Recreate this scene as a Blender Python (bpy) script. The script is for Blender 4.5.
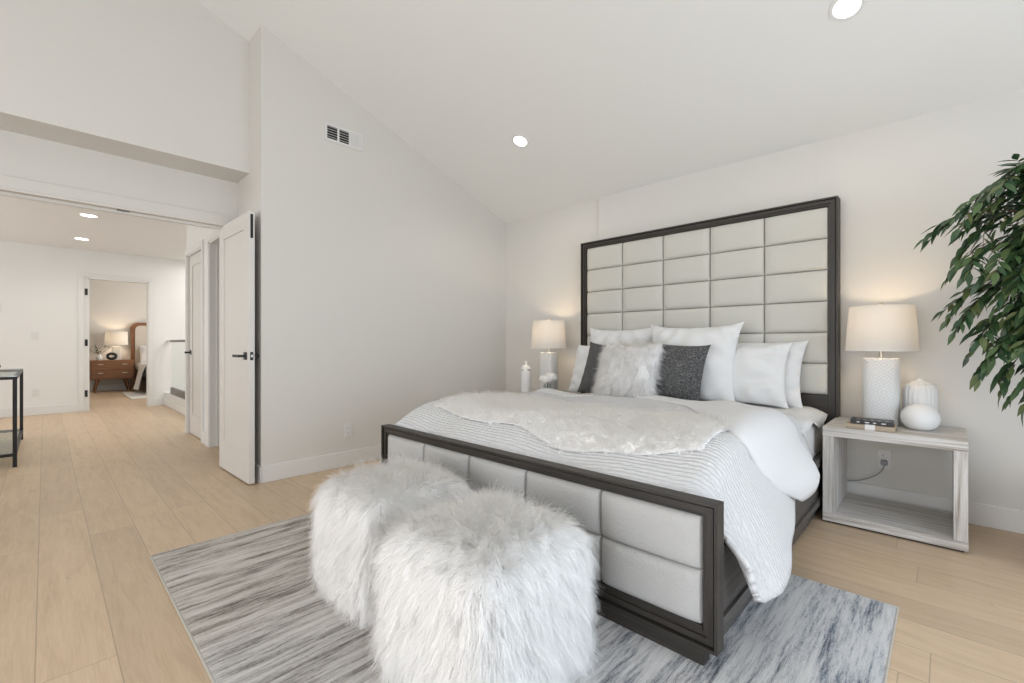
import bpy, bmesh, math, random
import numpy as np
from mathutils import Vector, Matrix
random.seed(7); rng = np.random.default_rng(7)
sc = bpy.context.scene; COL = sc.collection
for o in list(bpy.data.objects): bpy.data.objects.remove(o)
PI = math.pi

# ------------------------------------------------------------------ camera
cam_d = bpy.data.cameras.new('camera'); cam = bpy.data.objects.new('camera', cam_d); COL.objects.link(cam)
cam.location = (0, 0, 1.03); cam.rotation_euler = (PI/2, 0, math.radians(43.897))
cam_d.sensor_width = 36; cam_d.lens = 450/1024*36; cam_d.shift_y = 2.5/1024; cam_d.clip_start = 0.02
sc.camera = cam
# ------------------------------------------------------------------ light and exposure
sc.view_settings.view_transform = 'Standard'; sc.view_settings.look = 'None'
sc.view_settings.gamma = 1; sc.view_settings.use_curve_mapping = False
sc.view_settings.exposure = 0.03
w = bpy.data.worlds.new('sky'); sc.world = w; w.use_nodes = True
w.node_tree.nodes['Background'].inputs[0].default_value = (0.86, 0.93, 1.0, 1)
w.node_tree.nodes['Background'].inputs[1].default_value = 1.1

def area(name, loc, rot, sx, sy, power, color):
    l = bpy.data.lights.new(name, 'AREA'); l.shape = 'RECTANGLE'; l.size = sx; l.size_y = sy
    l.energy = power; l.color = color
    o = bpy.data.objects.new(name, l); o.location = loc; o.rotation_euler = rot; COL.objects.link(o); return o
DAY = (0.93, 0.965, 1.0)
area('daylight_right_window', (1.69, 1.10, 1.15), (0, math.radians(97), 0), 2.0, 3.2, 50, (.74, .86, 1.0))
area('daylight_patio_door', (-0.9, -2.63, 1.2), (math.radians(103), 0, 0), 3.6, 2.2, 80, (.97, .98, 1.0))
area('fill_stairwell', (-8.0, 2.4, 2.44), (0, 0, 0), 2.6, 1.4, 38, (1, .99, .97))  # added panel under the ceiling to brighten the stairwell; no window modelled
area('fill_hall', (-6.8, -3.5, 1.5), (math.radians(120), 0, 0), 4.2, 1.8, 112, (.95, .975, 1))  # added fill for hall walls and ceiling, set before a windowless wall
area('fill_far_room', (-11.5, 3.5, 1.5), (math.radians(90), 0, PI), 2.0, 1.4, 55, (1, .97, .94))  # added fill to lift the dark far room; no opening behind it

def spot(name, loc, power, color=(1, .93, .84), size=150, r=.05):
    l = bpy.data.lights.new(name, 'SPOT'); l.energy = power; l.color = color; l.spot_size = math.radians(size)
    l.spot_blend = .6; l.shadow_soft_size = r
    o = bpy.data.objects.new(name, l); o.location = loc; COL.objects.link(o)
def point(name, loc, power, color=(1, .76, .50), r=.035):
    l = bpy.data.lights.new(name, 'POINT'); l.energy = power; l.color = color; l.shadow_soft_size = r
    o = bpy.data.objects.new(name, l); o.location = loc; COL.objects.link(o)

# ------------------------------------------------------------------ materials
def mat(name, color, rough=.6, metal=0, **k):
    m = bpy.data.materials.new(name); m.use_nodes = True
    b = m.node_tree.nodes['Principled BSDF']
    b.inputs['Base Color'].default_value = (*color, 1); b.inputs['Roughness'].default_value = rough
    b.inputs['Metallic'].default_value = metal
    for kk, v in k.items(): b.inputs[kk.replace('_', ' ')].default_value = v
    return m
def N(m, t, **k):
    n = m.node_tree.nodes.new(t)
    for kk, v in k.items(): setattr(n, kk, v)
    return n
def L(m, a, b): m.node_tree.links.new(a, b)
def bsdf(m): return m.node_tree.nodes['Principled BSDF']
def coords(m, kind='Object', scale=(1, 1, 1), rot=(0, 0, 0)):
    tc = N(m, 'ShaderNodeTexCoord'); mp = N(m, 'ShaderNodeMapping')
    mp.inputs['Scale'].default_value = scale; mp.inputs['Rotation'].default_value = rot
    L(m, tc.outputs[kind], mp.inputs[0]); return mp.outputs[0]
def noise(m, co, scale, detail=3, rough=.5, dist=0):
    n = N(m, 'ShaderNodeTexNoise'); n.inputs['Scale'].default_value = scale; n.inputs['Detail'].default_value = detail
    n.inputs['Roughness'].default_value = rough; n.inputs['Distortion'].default_value = dist
    if co: L(m, co, n.inputs['Vector'])
    return n.outputs['Fac']
def ramp(m, fac, stops):
    r = N(m, 'ShaderNodeValToRGB'); e = r.color_ramp.elements
    while len(e) < len(stops): e.new(.5)
    for el, (p, c) in zip(e, stops): el.position = p; el.color = (*c, 1)
    L(m, fac, r.inputs[0]); return r.outputs[0]
def bump(m, h, strength=.3, dist=.01):
    b = N(m, 'ShaderNodeBump'); b.inputs['Strength'].default_value = strength; b.inputs['Distance'].default_value = dist
    L(m, h, b.inputs['Height']); L(m, b.outputs[0], bsdf(m).inputs['Normal']); return b
def math_(m, op, a, b=None, c=None):
    n = N(m, 'ShaderNodeMath', operation=op)
    for i, v in enumerate((a, b, c)):
        if v is None: continue
        if isinstance(v, (int, float)): n.inputs[i].default_value = v
        else: L(m, v, n.inputs[i])
    return n.outputs[0]
def mixc(m, fac, a, b, mode='MIX'):
    n = N(m, 'ShaderNodeMix', data_type='RGBA', blend_type=mode)
    for sock, v in ((n.inputs[0], fac), (n.inputs[6], a), (n.inputs[7], b)):
        if isinstance(v, (int, float)): sock.default_value = v
        elif isinstance(v, tuple): sock.default_value = (*v, 1)
        else: L(m, v, sock)
    return n.outputs[2]

def plaster(name, c):
    m = mat(name, c, .85); bump(m, noise(m, coords(m), 90, 2), .06, .004); return m
M_wall = plaster('wall_paint', (.695, .672, .632))
M_ceil = plaster('ceiling_paint', (.81, .805, .78))
M_hall = plaster('hall_paint', (.80, .79, .77))
M_trim = mat('trim_paint', (.76, .75, .73), .4)
M_door = mat('door_paint', (.70, .675, .64), .4)
M_black = mat('black_metal', (.018, .017, .016), .4, .3)
M_dark = mat('dark_void', (.02, .02, .02), .9)
M_plastic = mat('white_plastic', (.74, .73, .71), .35)

def make_floor():
    m = mat('oak_floor', (.6, .48, .36), .42)
    tc = N(m, 'ShaderNodeTexCoord'); sp = N(m, 'ShaderNodeSeparateXYZ'); L(m, tc.outputs['Object'], sp.inputs[0])
    W, LEN = .188, 1.9
    yy = math_(m, 'DIVIDE', math_(m, 'ADD', sp.outputs[1], 10*W + .02), W)
    row = math_(m, 'FLOOR', yy); fy = math_(m, 'FRACT', yy)
    wn = N(m, 'ShaderNodeTexWhiteNoise', noise_dimensions='1D'); L(m, row, wn.inputs['W'])
    xx = math_(m, 'ADD', math_(m, 'DIVIDE', sp.outputs[0], LEN), math_(m, 'MULTIPLY', wn.outputs[0], 7.3))
    colx = math_(m, 'FLOOR', xx); fx = math_(m, 'FRACT', xx)
    cb = N(m, 'ShaderNodeCombineXYZ'); L(m, row, cb.inputs[0]); L(m, colx, cb.inputs[1])
    wn2 = N(m, 'ShaderNodeTexWhiteNoise', noise_dimensions='3D'); L(m, cb.outputs[0], wn2.inputs['Vector'])
    # grain coordinate, shifted plank by plank
    off = N(m, 'ShaderNodeVectorMath', operation='MULTIPLY'); L(m, wn2.outputs['Color'], off.inputs[0]); off.inputs[1].default_value = (40, 40, 40)
    add = N(m, 'ShaderNodeVectorMath', operation='ADD'); L(m, tc.outputs['Object'], add.inputs[0]); L(m, off.outputs[0], add.inputs[1])
    mp = N(m, 'ShaderNodeMapping'); mp.inputs['Scale'].default_value = (1.1, 9, 1); L(m, add.outputs[0], mp.inputs[0])
    g1 = noise(m, mp.outputs[0], 2.4, 5, .62, .8)
    mp2 = N(m, 'ShaderNodeMapping'); mp2.inputs['Scale'].default_value = (3, 60, 1); L(m, add.outputs[0], mp2.inputs[0])
    g2 = noise(m, mp2.outputs[0], 3, 3, .6)
    base = ramp(m, g1, [(.25, (.52, .38, .25)), (.5, (.63, .475, .325)), (.8, (.69, .54, .385))])
    base = mixc(m, .22, base, ramp(m, g2, [(.3, (.46, .34, .23)), (.7, (.74, .61, .47))]))
    tone = ramp(m, wn2.outputs[0], [(0, (.92, .905, .895)), (.5, (1, .985, .965)), (1, (1.06, 1.045, 1.02))])
    base = mixc(m, 1.0, base, tone, 'MULTIPLY')
    # knots
    mp3 = N(m, 'ShaderNodeMapping'); mp3.inputs['Scale'].default_value = (1.6, 5.5, 1); L(m, add.outputs[0], mp3.inputs[0])
    kn = noise(m, mp3.outputs[0], 3.1, 4, .7, 1.2)
    kf = ramp(m, kn, [(.66, (0, 0, 0)), (.76, (1, 1, 1))])
    base = mixc(m, math_(m, 'MULTIPLY', kf, .55), base, (.23, .16, .11))
    e1 = math_(m, 'LESS_THAN', math_(m, 'MINIMUM', fy, math_(m, 'SUBTRACT', 1, fy)), .010)
    e2 = math_(m, 'LESS_THAN', math_(m, 'MINIMUM', fx, math_(m, 'SUBTRACT', 1, fx)), .0009)
    gap = math_(m, 'MAXIMUM', e1, e2)
    base = mixc(m, math_(m, 'MULTIPLY', gap, .42), base, (.20, .14, .10))
    L(m, base, bsdf(m).inputs['Base Color'])
    bump(m, math_(m, 'SUBTRACT', math_(m, 'MULTIPLY', g2, .25), gap), .25, .0015)
    return m
M_floor = make_floor()

def wood(name, c1, c2, axis_scale, rough=.5, bstr=.15, sc_=3.0):
    m = mat(name, c1, rough); co = coords(m, 'Object', axis_scale)
    g = noise(m, co, sc_, 6, .65, .5)
    L(m, ramp(m, g, [(.3, c1), (.72, c2)]), bsdf(m).inputs['Base Color']); bump(m, g, bstr, .002); return m
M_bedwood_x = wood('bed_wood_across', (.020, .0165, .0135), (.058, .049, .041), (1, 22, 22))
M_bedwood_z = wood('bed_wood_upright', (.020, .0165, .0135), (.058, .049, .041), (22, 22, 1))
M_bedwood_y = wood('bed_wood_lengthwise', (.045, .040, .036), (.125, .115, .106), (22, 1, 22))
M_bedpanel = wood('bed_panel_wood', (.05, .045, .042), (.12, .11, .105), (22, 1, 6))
def washed(name, s):
    m = mat(name, (.5, .5, .5), .5); g = noise(m, coords(m, 'Object', s), 2.2, 6, .68, .4)
    L(m, ramp(m, g, [(.32, (.28, .24, .205)), (.43, (.46, .425, .39)), (.53, (.60, .58, .555)), (.70, (.70, .685, .665))]), bsdf(m).inputs['Base Color']); return m
M_nsx = washed('grey_washed_wood_across', (1.0, 26, 26)); M_nsz = washed('grey_washed_wood_upright', (26, 26, 1.0))
M_walnut = wood('walnut', (.16, .065, .025), (.28, .125, .05), (15, 1, 15), .35)

def fabric(name, c, scale=500, bs=.25, rough=.95, **k):
    m = mat(name, c, rough, 0, **k)
    n = noise(m, coords(m), scale, 2, .6); bump(m, n, bs, .003); return m
M_head = fabric('headboard_linen', (.58, .565, .515), 420, .2)
M_boucle = fabric('footboard_boucle', (.53, .52, .505), 95, 1.0)
M_pillow = fabric('white_cotton', (.72, .72, .715), 9, .5)
M_sheet = fabric('white_sheet', (.68, .68, .675), 18, .25)
def fur_mat(name, c):
    m = bpy.data.materials.new(name); m.use_nodes = True; nt = m.node_tree; nt.nodes.clear()
    o = nt.nodes.new('ShaderNodeOutputMaterial'); d = nt.nodes.new('ShaderNodeBsdfDiffuse'); t = nt.nodes.new('ShaderNodeBsdfTranslucent')
    d.inputs[0].default_value = (*c, 1); t.inputs[0].default_value = (*c, 1)
    at_ = nt.nodes.new('ShaderNodeAttribute'); at_.attribute_name = 'skin_normal'
    vt = nt.nodes.new('ShaderNodeVectorTransform'); vt.vector_type = 'NORMAL'; vt.convert_from = 'OBJECT'; vt.convert_to = 'WORLD'
    nt.links.new(at_.outputs['Vector'], vt.inputs[0])
    neg = nt.nodes.new('ShaderNodeVectorMath'); neg.operation = 'SCALE'; neg.inputs['Scale'].default_value = -1; nt.links.new(vt.outputs[0], neg.inputs[0])
    nt.links.new(vt.outputs[0], d.inputs['Normal']); nt.links.new(neg.outputs[0], t.inputs['Normal'])
    mx = nt.nodes.new('ShaderNodeAddShader')
    nt.links.new(d.outputs[0], mx.inputs[0]); nt.links.new(t.outputs[0], mx.inputs[1]); nt.links.new(mx.outputs[0], o.inputs[0]); return m
M_fur = fur_mat('white_fur', (.76, .75, .735))
M_furbase = mat('fur_backing', (.78, .765, .75), .95)
M_furb = fur_mat('throw_fur', (.91, .905, .895))
M_furp = fur_mat('pillow_fur', (.80, .79, .775))
M_darkpil = mat('charcoal_tweed', (.1, .1, .1), .95)
_n = noise(M_darkpil, coords(M_darkpil, 'Object', (1, 1, 3)), 75, 4, .85)
L(M_darkpil, ramp(M_darkpil, _n, [(.36, (.020, .020, .022)), (.52, (.07, .069, .07)), (.66, (.30, .295, .29))]), bsdf(M_darkpil).inputs['Base Color']); bump(M_darkpil, _n, .5, .003)
def ribbed_cotton():
    m = mat('ribbed_white_cotton', (.72, .72, .725), .9)
    co = coords(m, 'UV'); wv = N(m, 'ShaderNodeTexWave', wave_type='BANDS', bands_direction='Y')
    wv.inputs['Scale'].default_value = 17.0; wv.inputs['Distortion'].default_value = 3.0; wv.inputs['Detail'].default_value = 2
    wv.inputs['Detail Scale'].default_value = 2.5
    L(m, co, wv.inputs[0]); bump(m, wv.outputs['Fac'], .85, .006); return m
M_duvet = ribbed_cotton()
M_duvetin = fabric('duvet_lining', (.72, .72, .725), 12, .45)

def rug_mat():
    m = mat('woven_rug', (.6, .6, .6), .98)
    tc = N(m, 'ShaderNodeTexCoord'); sp = N(m, 'ShaderNodeSeparateXYZ'); L(m, tc.outputs['Object'], sp.inputs[0])
    wob = noise(m, coords(m, 'Object', (1, 1, 1)), 9, 3, .6)
    cb = N(m, 'ShaderNodeCombineXYZ'); L(m, math_(m, 'ADD', sp.outputs[0], math_(m, 'MULTIPLY', wob, .012)), cb.inputs[0]); L(m, sp.outputs[1], cb.inputs[1])
    def sn(sx, sy, k, det, rg):
        mp = N(m, 'ShaderNodeMapping'); mp.inputs['Scale'].default_value = (sx, sy, 1); L(m, cb.outputs[0], mp.inputs[0]); return noise(m, mp.outputs[0], k, det, rg)
    a = sn(9, .8, 2.6, 4, .6); b = sn(38, 2.8, 2.6, 4, .72); e = sn(100, 22, 3, 3, .8)
    c = noise(m, coords(m, 'Object', (1.2, .8, 1)), 1.3, 2, .5)
    s = math_(m, 'ADD', math_(m, 'ADD', math_(m, 'MULTIPLY', a, .48), math_(m, 'MULTIPLY', b, .34)), math_(m, 'MULTIPLY', e, .18))
    P = (.395, .435, .475, .525, .60)
    cool_daylit = [(.075, .095, .135), (.22, .25, .30), (.44, .46, .49), (.62, .625, .635), (.72, .715, .71)]  # streak colours with the daylight blue of the right side put in
    warm_lamplit = [(.125, .105, .09), (.29, .258, .228), (.455, .415, .375), (.61, .575, .535), (.71, .68, .645)]  # same streaks with the lamp warmth of the left side put in
    col = ramp(m, s, list(zip(P, cool_daylit))); col2 = ramp(m, s, list(zip(P, warm_lamplit)))
    f = N(m, 'ShaderNodeMapRange'); f.inputs[1].default_value = -.15; f.inputs[2].default_value = .75
    L(m, math_(m, 'ADD', math_(m, 'MULTIPLY', sp.outputs[0], -.45), c), f.inputs[0])  # blends lamplit to daylit tint along x: light painted into the pile
    L(m, mixc(m, f.outputs[0], col, col2), bsdf(m).inputs['Base Color'])
    bump(m, math_(m, 'ADD', s, math_(m, 'MULTIPLY', e, .8)), .6, .008)
    return m
M_rug = rug_mat(); M_rugedge = mat('rug_binding', (.48, .45, .40), .9)
def ceramic_diamond():
    m = mat('embossed_ceramic', (.78, .775, .76), .5)
    tc = N(m, 'ShaderNodeTexCoord'); sp = N(m, 'ShaderNodeSeparateXYZ'); L(m, tc.outputs['UV'], sp.inputs[0])
    u = math_(m, 'ABSOLUTE', math_(m, 'SUBTRACT', math_(m, 'FRACT', math_(m, 'MULTIPLY', sp.outputs[0], 7)), .5))
    v = math_(m, 'ABSOLUTE', math_(m, 'SUBTRACT', math_(m, 'FRACT', math_(m, 'MULTIPLY', sp.outputs[1], 5)), .5))
    d = math_(m, 'FRACT', math_(m, 'MULTIPLY', math_(m, 'ADD', u, v), 4.0))
    h = math_(m, 'LESS_THAN', d, .55); bump(m, h, .9, .012)
    L(m, mixc(m, h, (.70, .70, .695), (.78, .78, .77)), bsdf(m).inputs['Base Color']); return m  # grooves coloured darker, so the relief's shade is put into the colour
M_lampbase = ceramic_diamond()
def shade_mat(name, col, em):
    m = bpy.data.materials.new(name); m.use_nodes = True; nt = m.node_tree; nt.nodes.clear()
    o = nt.nodes.new('ShaderNodeOutputMaterial'); d = nt.nodes.new('ShaderNodeBsdfDiffuse'); t = nt.nodes.new('ShaderNodeBsdfTranslucent')
    e = nt.nodes.new('ShaderNodeEmission'); e.inputs[0].default_value = (1, .90, .78, 1); e.inputs[1].default_value = em
    d.inputs[0].default_value = (*col, 1); t.inputs[0].default_value = (.27, .26, .24, 1)
    mx = nt.nodes.new('ShaderNodeMixShader'); mx.inputs[0].default_value = .4
    ad = nt.nodes.new('ShaderNodeAddShader')
    nt.links.new(d.outputs[0], mx.inputs[1]); nt.links.new(t.outputs[0], mx.inputs[2]); nt.links.new(mx.outputs[0], ad.inputs[0])
    nt.links.new(e.outputs[0], ad.inputs[1]); nt.links.new(ad.outputs[0], o.inputs[0]); return m
M_shade = shade_mat('linen_shade', (.80, .78, .75), .05)
def emit(name, c, s):
    m = mat(name, c, .5); b = bsdf(m); b.inputs['Emission Color'].default_value = (*c, 1); b.inputs['Emission Strength'].default_value = s; return m
M_lens = emit('light_lens', (1, .95, .88), 6)
M_gold = mat('brushed_nickel', (.55, .50, .42), .35, .9)
M_pot = mat('matte_white_ceramic', (.80, .795, .785), .55)
M_silver = mat('silver_band', (.7, .68, .66), .25, .9)
M_kraft = mat('tan_cover', (.42, .34, .25), .7); M_page = mat('pages', (.72, .69, .63), .8)
M_book = mat('black_cover', (.02, .02, .022), .45); M_label = mat('white_label', (.75, .74, .72), .6)
M_cord = mat('grey_cord', (.30, .30, .31), .5)
def leafmat():
    m = mat('leaf', (.05, .1, .03), .38); g = N(m, 'ShaderNodeNewGeometry')
    L(m, ramp(m, g.outputs['Random Per Island'], [(0, (.014, .042, .018)), (.45, (.034, .080, .030)), (.8, (.075, .13, .045)), (1, (.13, .15, .055))]), bsdf(m).inputs['Base Color']); return m
M_leaf = leafmat(); M_bark = mat('bark', (.12, .085, .06), .85)
M_basket = fabric('woven_basket', (.36, .25, .16), 120, .9)
def glass(name, tint=(.97, .985, .98), mixv=.07):
    m = bpy.data.materials.new(name); m.use_nodes = True; nt = m.node_tree; nt.nodes.clear()
    o = nt.nodes.new('ShaderNodeOutputMaterial'); t = nt.nodes.new('ShaderNodeBsdfTransparent'); g = nt.nodes.new('ShaderNodeBsdfGlossy')
    t.inputs[0].default_value = (*tint, 1); g.inputs['Roughness'].default_value = .03
    mx = nt.nodes.new('ShaderNodeMixShader'); mx.inputs[0].default_value = mixv
    nt.links.new(t.outputs[0], mx.inputs[1]); nt.links.new(g.outputs[0], mx.inputs[2]); nt.links.new(mx.outputs[0], o.inputs[0]); return m
M_glass = glass('clear_glass')
M_greyglass = glass('table_glass', (.82, .86, .85), .22)
M_steel = mat('dark_steel', (.20, .19, .18), .4, .7)
M_cream = fabric('cream_upholstery', (.62, .56, .49), 200, .2)
M_duvet2 = fabric('far_bedding', (.80, .78, .75), 20, .3)

# ------------------------------------------------------------------ mesh helpers
def wl(o):
    v = Vector((0, 0, 0))
    while o: v += o.location; o = o.parent
    return v
def link(name, me, m, parent=None, local=False, smooth=False, angle=None):
    o = bpy.data.objects.new(name, me); COL.objects.link(o)
    for mm in (m if isinstance(m, (list, tuple)) else [m]): me.materials.append(mm)
    if smooth: me.shade_smooth()
    if angle: me.set_sharp_from_angle(angle=math.radians(angle))
    if parent:
        o.parent = parent
        if not local: me.transform(Matrix.Translation(-wl(parent)))
    return o
def obj(name, bm, m, parent=None, local=False, smooth=False, angle=None):
    bmesh.ops.recalc_face_normals(bm, faces=bm.faces)
    me = bpy.data.meshes.new(name); bm.to_mesh(me); bm.free()
    return link(name, me, m, parent, local, smooth, angle)
def raw(name, verts, faces, m, parent=None, local=False, smooth=True, uvs=None, angle=None):
    me = bpy.data.meshes.new(name); me.from_pydata([tuple(v) for v in verts], [], faces)
    if uvs is not None:
        uv = me.uv_layers.new(name='UVMap')
        for lp in me.loops: uv.data[lp.index].uv = uvs[lp.vertex_index]
    me.update()
    return link(name, me, m, parent, local, smooth, angle)
def box(bm, x0, x1, y0, y1, z0, z1, bev=0, seg=2):
    r = bmesh.ops.create_cube(bm, size=1)
    bmesh.ops.scale(bm, vec=(x1-x0, y1-y0, z1-z0), verts=r['verts'])
    bmesh.ops.translate(bm, vec=((x0+x1)/2, (y0+y1)/2, (z0+z1)/2), verts=r['verts'])
    if bev:
        es = list({e for v in r['verts'] for e in v.link_edges})
        bmesh.ops.bevel(bm, geom=es, offset=bev, segments=seg, affect='EDGES', profile=.5)
def bx(name, m, parent, *a, bev=.003, seg=2, local=False):
    bm = bmesh.new()
    if isinstance(a[0], (list, tuple)):
        for q in a: box(bm, *q, bev=bev, seg=seg)
    else: box(bm, *a, bev=bev, seg=seg)
    return obj(name, bm, m, parent, local)
def prism(bm, pts, axis, a, b):
    """polygon pts extruded along an axis from a to b; pts are the other two coordinates in xyz order"""
    def P(p, t): return {'x': (t, p[0], p[1]), 'y': (p[0], t, p[1]), 'z': (p[0], p[1], t)}[axis]
    va = [bm.verts.new(P(p, a)) for p in pts]; vb = [bm.verts.new(P(p, b)) for p in pts]
    n = len(pts); bm.faces.new(va); bm.faces.new(vb)
    for i in range(n): bm.faces.new((va[i], va[(i+1) % n], vb[(i+1) % n], vb[i]))
def lathe(name, prof, m, parent, c=(0, 0, 0), n=40, sx=1, sy=1, ribs=0, amp=0, caps=True, pw=2, local=False, angle=50, bump_fn=None):
    vs, fs, uv = [], [], []; k = len(prof)
    for j, (r, z) in enumerate(prof):
        for i in range(n+1):
            a = 2*PI*i/n
            ca, sa = math.cos(a), math.sin(a)
            q = (abs(ca)**pw + abs(sa)**pw)**(-1/pw)
            rr = r*(1 + amp*math.cos(ribs*a)) if ribs else r
            if bump_fn: rr += bump_fn(a, z)
            vs.append((c[0]+rr*q*ca*sx, c[1]+rr*q*sa*sy, c[2]+z)); uv.append((i/n, j/(k-1) if not uv or True else 0))
    z0, z1 = prof[0][1], prof[-1][1]
    uv = [(u, (vs[t][2]-c[2]-z0)/((z1-z0) or 1)) for t, (u, _) in enumerate(uv)]
    for j in range(k-1):
        for i in range(n): a = j*(n+1)+i; fs.append((a, a+1, a+n+2, a+n+1))
    if caps:
        if prof[0][0] > 1e-4: fs.append(tuple(range(n-1, -1, -1)))
        if prof[-1][0] > 1e-4: fs.append(tuple((k-1)*(n+1)+i for i in range(n)))
    o = raw(name, vs, fs, m, parent, local, True, uv)
    bm = bmesh.new(); bm.from_mesh(o.data); bmesh.ops.remove_doubles(bm, verts=bm.verts, dist=1e-5); bmesh.ops.recalc_face_normals(bm, faces=bm.faces); bm.to_mesh(o.data); bm.free()
    o.data.set_sharp_from_angle(angle=math.radians(angle)); return o
def tube(bm, pts, r, n=10, caps=True):
    pts = [Vector(p) for p in pts]; rings = []; up = Vector((0, 0, 1))
    for i, p in enumerate(pts):
        d = (pts[min(i+1, len(pts)-1)]-pts[max(i-1, 0)]).normalized()
        s = d.cross(up);  s = d.cross(Vector((1, 0, 0))) if s.length < .05 else s
        s.normalize(); t = s.cross(d); rr = r[i] if isinstance(r, (list, tuple)) else r
        rings.append([bm.verts.new(p + rr*(math.cos(2*PI*k/n)*s + math.sin(2*PI*k/n)*t)) for k in range(n)])
    for a, b in zip(rings, rings[1:]):
        for k in range(n): bm.faces.new((a[k], a[(k+1) % n], b[(k+1) % n], b[k]))
    if caps: bm.faces.new(rings[0]); bm.faces.new(rings[-1])
def tb(name, m, parent, pts, r, n=10, local=False):
    bm = bmesh.new(); tube(bm, pts, r, n); return obj(name, bm, m, parent, local, True, 40)
def thing(name, label, cat, loc=(0, 0, 0), group=None):
    o = bpy.data.objects.new(name, None); COL.objects.link(o); o.location = loc; o.empty_display_size = .1
    return tag(o, label, cat, group)
def tag(o, label=None, cat=None, group=None, kind=None):
    if label: o['label'] = label
    if cat: o['category'] = cat
    if group: o['group'] = group
    if kind: o['kind'] = kind
    return o
def S(o): o['kind'] = 'structure'; return o
def copy_tree(o, parent=None):
    c = o.copy(); COL.objects.link(c); c.parent = parent
    for ch in list(o.children): copy_tree(ch, c)
    return c
def smooth(t): t = max(0., min(1., t)); return t*t*(3-2*t)
def interp(x, pts): return float(np.interp(x, [p[0] for p in pts], [p[1] for p in pts]))

# ------------------------------------------------------------------ fur: strands as thin tapered ribbons
def fur(name, roots, norms, m, parent, length=.06, width=.0012, seg=4, droop=.5, clump=.6, nclump=None, wav=.006, comb=(0, 0, 0), spread=.35, local=False, lift=1.0):
    n = len(roots); roots = np.asarray(roots, float); norms = np.asarray(norms, float)
    nc = nclump or max(1, n//28)
    cid = rng.choice(n, nc, replace=False)
    C = roots[cid]
    own = np.empty(n, int)
    for s in range(0, n, 4000):
        d = ((roots[s:s+4000, None, :]-C[None])**2).sum(-1); own[s:s+4000] = d.argmin(1)
    ln = length*(.65+.6*rng.random(n))
    cdir = rng.normal(size=(nc, 3))*spread; odir = rng.normal(size=(n, 3))*spread*.45
    d0 = norms*lift + cdir[own] + odir + np.asarray(comb, float).reshape(-1, 3)
    d0 /= np.linalg.norm(d0, axis=1, keepdims=True)
    ph = rng.random(nc)*6.28; ax = rng.normal(size=(nc, 3)); ax /= np.linalg.norm(ax, axis=1, keepdims=True)
    cph = ph[own]; cax = ax[own]
    off = roots-C[own]
    side = np.cross(d0, norms + .45*rng.normal(size=(n, 3))); side /= np.linalg.norm(side, axis=1, keepdims=True)
    P = roots.copy(); V = np.empty((n, seg+1, 2, 3)); d = d0.copy()
    for k in range(seg+1):
        t = k/seg
        q = P - off*clump*t*t + cax*(wav*np.sin(t*7+cph)*t)[:, None]
        wk = width*(1-.8*t)/2
        V[:, k, 0] = q-side*wk; V[:, k, 1] = q+side*wk
        d = d + np.array([0, 0, -1.])*droop/seg*(1+t)
        # do not dive through the skin
        dn = (d*norms).sum(1); d += norms*np.maximum(0, .05-dn)[:, None]
        d /= np.linalg.norm(d, axis=1, keepdims=True); P = P + d*(ln/seg)[:, None]
    verts = V.reshape(-1, 3); nv = (seg+1)*2
    base = (np.arange(n)*nv)[:, None]; quad = []
    for k in range(seg): quad.append(np.stack([base[:, 0]+2*k, base[:, 0]+2*k+1, base[:, 0]+2*k+3, base[:, 0]+2*k+2], 1))
    F = np.stack(quad, 1).reshape(-1, 4)
    me = bpy.data.meshes.new(name); me.vertices.add(len(verts)); me.vertices.foreach_set('co', verts.ravel())
    me.loops.add(F.size); me.loops.foreach_set('vertex_index', F.ravel().astype(np.int32))
    me.polygons.add(len(F)); me.polygons.foreach_set('loop_start', (np.arange(len(F))*4).astype(np.int32))
    me.polygons.foreach_set('loop_total', np.full(len(F), 4, np.int32)); me.update(calc_edges=True)
    sn = norms + .45*cdir[own] + .9*odir; sn /= np.linalg.norm(sn, axis=1, keepdims=True)
    at_ = me.attributes.new('skin_normal', 'FLOAT_VECTOR', 'POINT'); at_.data.foreach_set('vector', np.repeat(sn, nv, axis=0).astype(np.float32).ravel())
    o = link(name, me, m, parent, local, True); o['kind'] = 'stuff'; return o
def sample(me, n, zmin=None, fn=None):
    me.calc_loop_triangles(); nt = len(me.loop_triangles)
    co = np.empty(len(me.vertices)*3); me.vertices.foreach_get('co', co); co = co.reshape(-1, 3)
    no = np.empty(len(me.vertices)*3); me.vertices.foreach_get('normal', no); no = no.reshape(-1, 3)
    tr = np.empty(nt*3, int); me.loop_triangles.foreach_get('vertices', tr); tr = tr.reshape(-1, 3)
    a, b, c = co[tr[:, 0]], co[tr[:, 1]], co[tr[:, 2]]; ar = np.linalg.norm(np.cross(b-a, c-a), axis=1)
    if fn is not None: ar = ar*fn((a+b+c)/3)
    i = rng.choice(nt, n, p=ar/ar.sum()); u = rng.random(n); v = rng.random(n); f = u+v > 1; u[f] = 1-u[f]; v[f] = 1-v[f]
    w0 = (1-u-v)[:, None]; u = u[:, None]; v = v[:, None]
    P = w0*a[i]+u*b[i]+v*c[i]; Nn = w0*no[tr[i, 0]]+u*no[tr[i, 1]]+v*no[tr[i, 2]]
    Nn /= np.linalg.norm(Nn, axis=1, keepdims=True); return P, Nn

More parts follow.
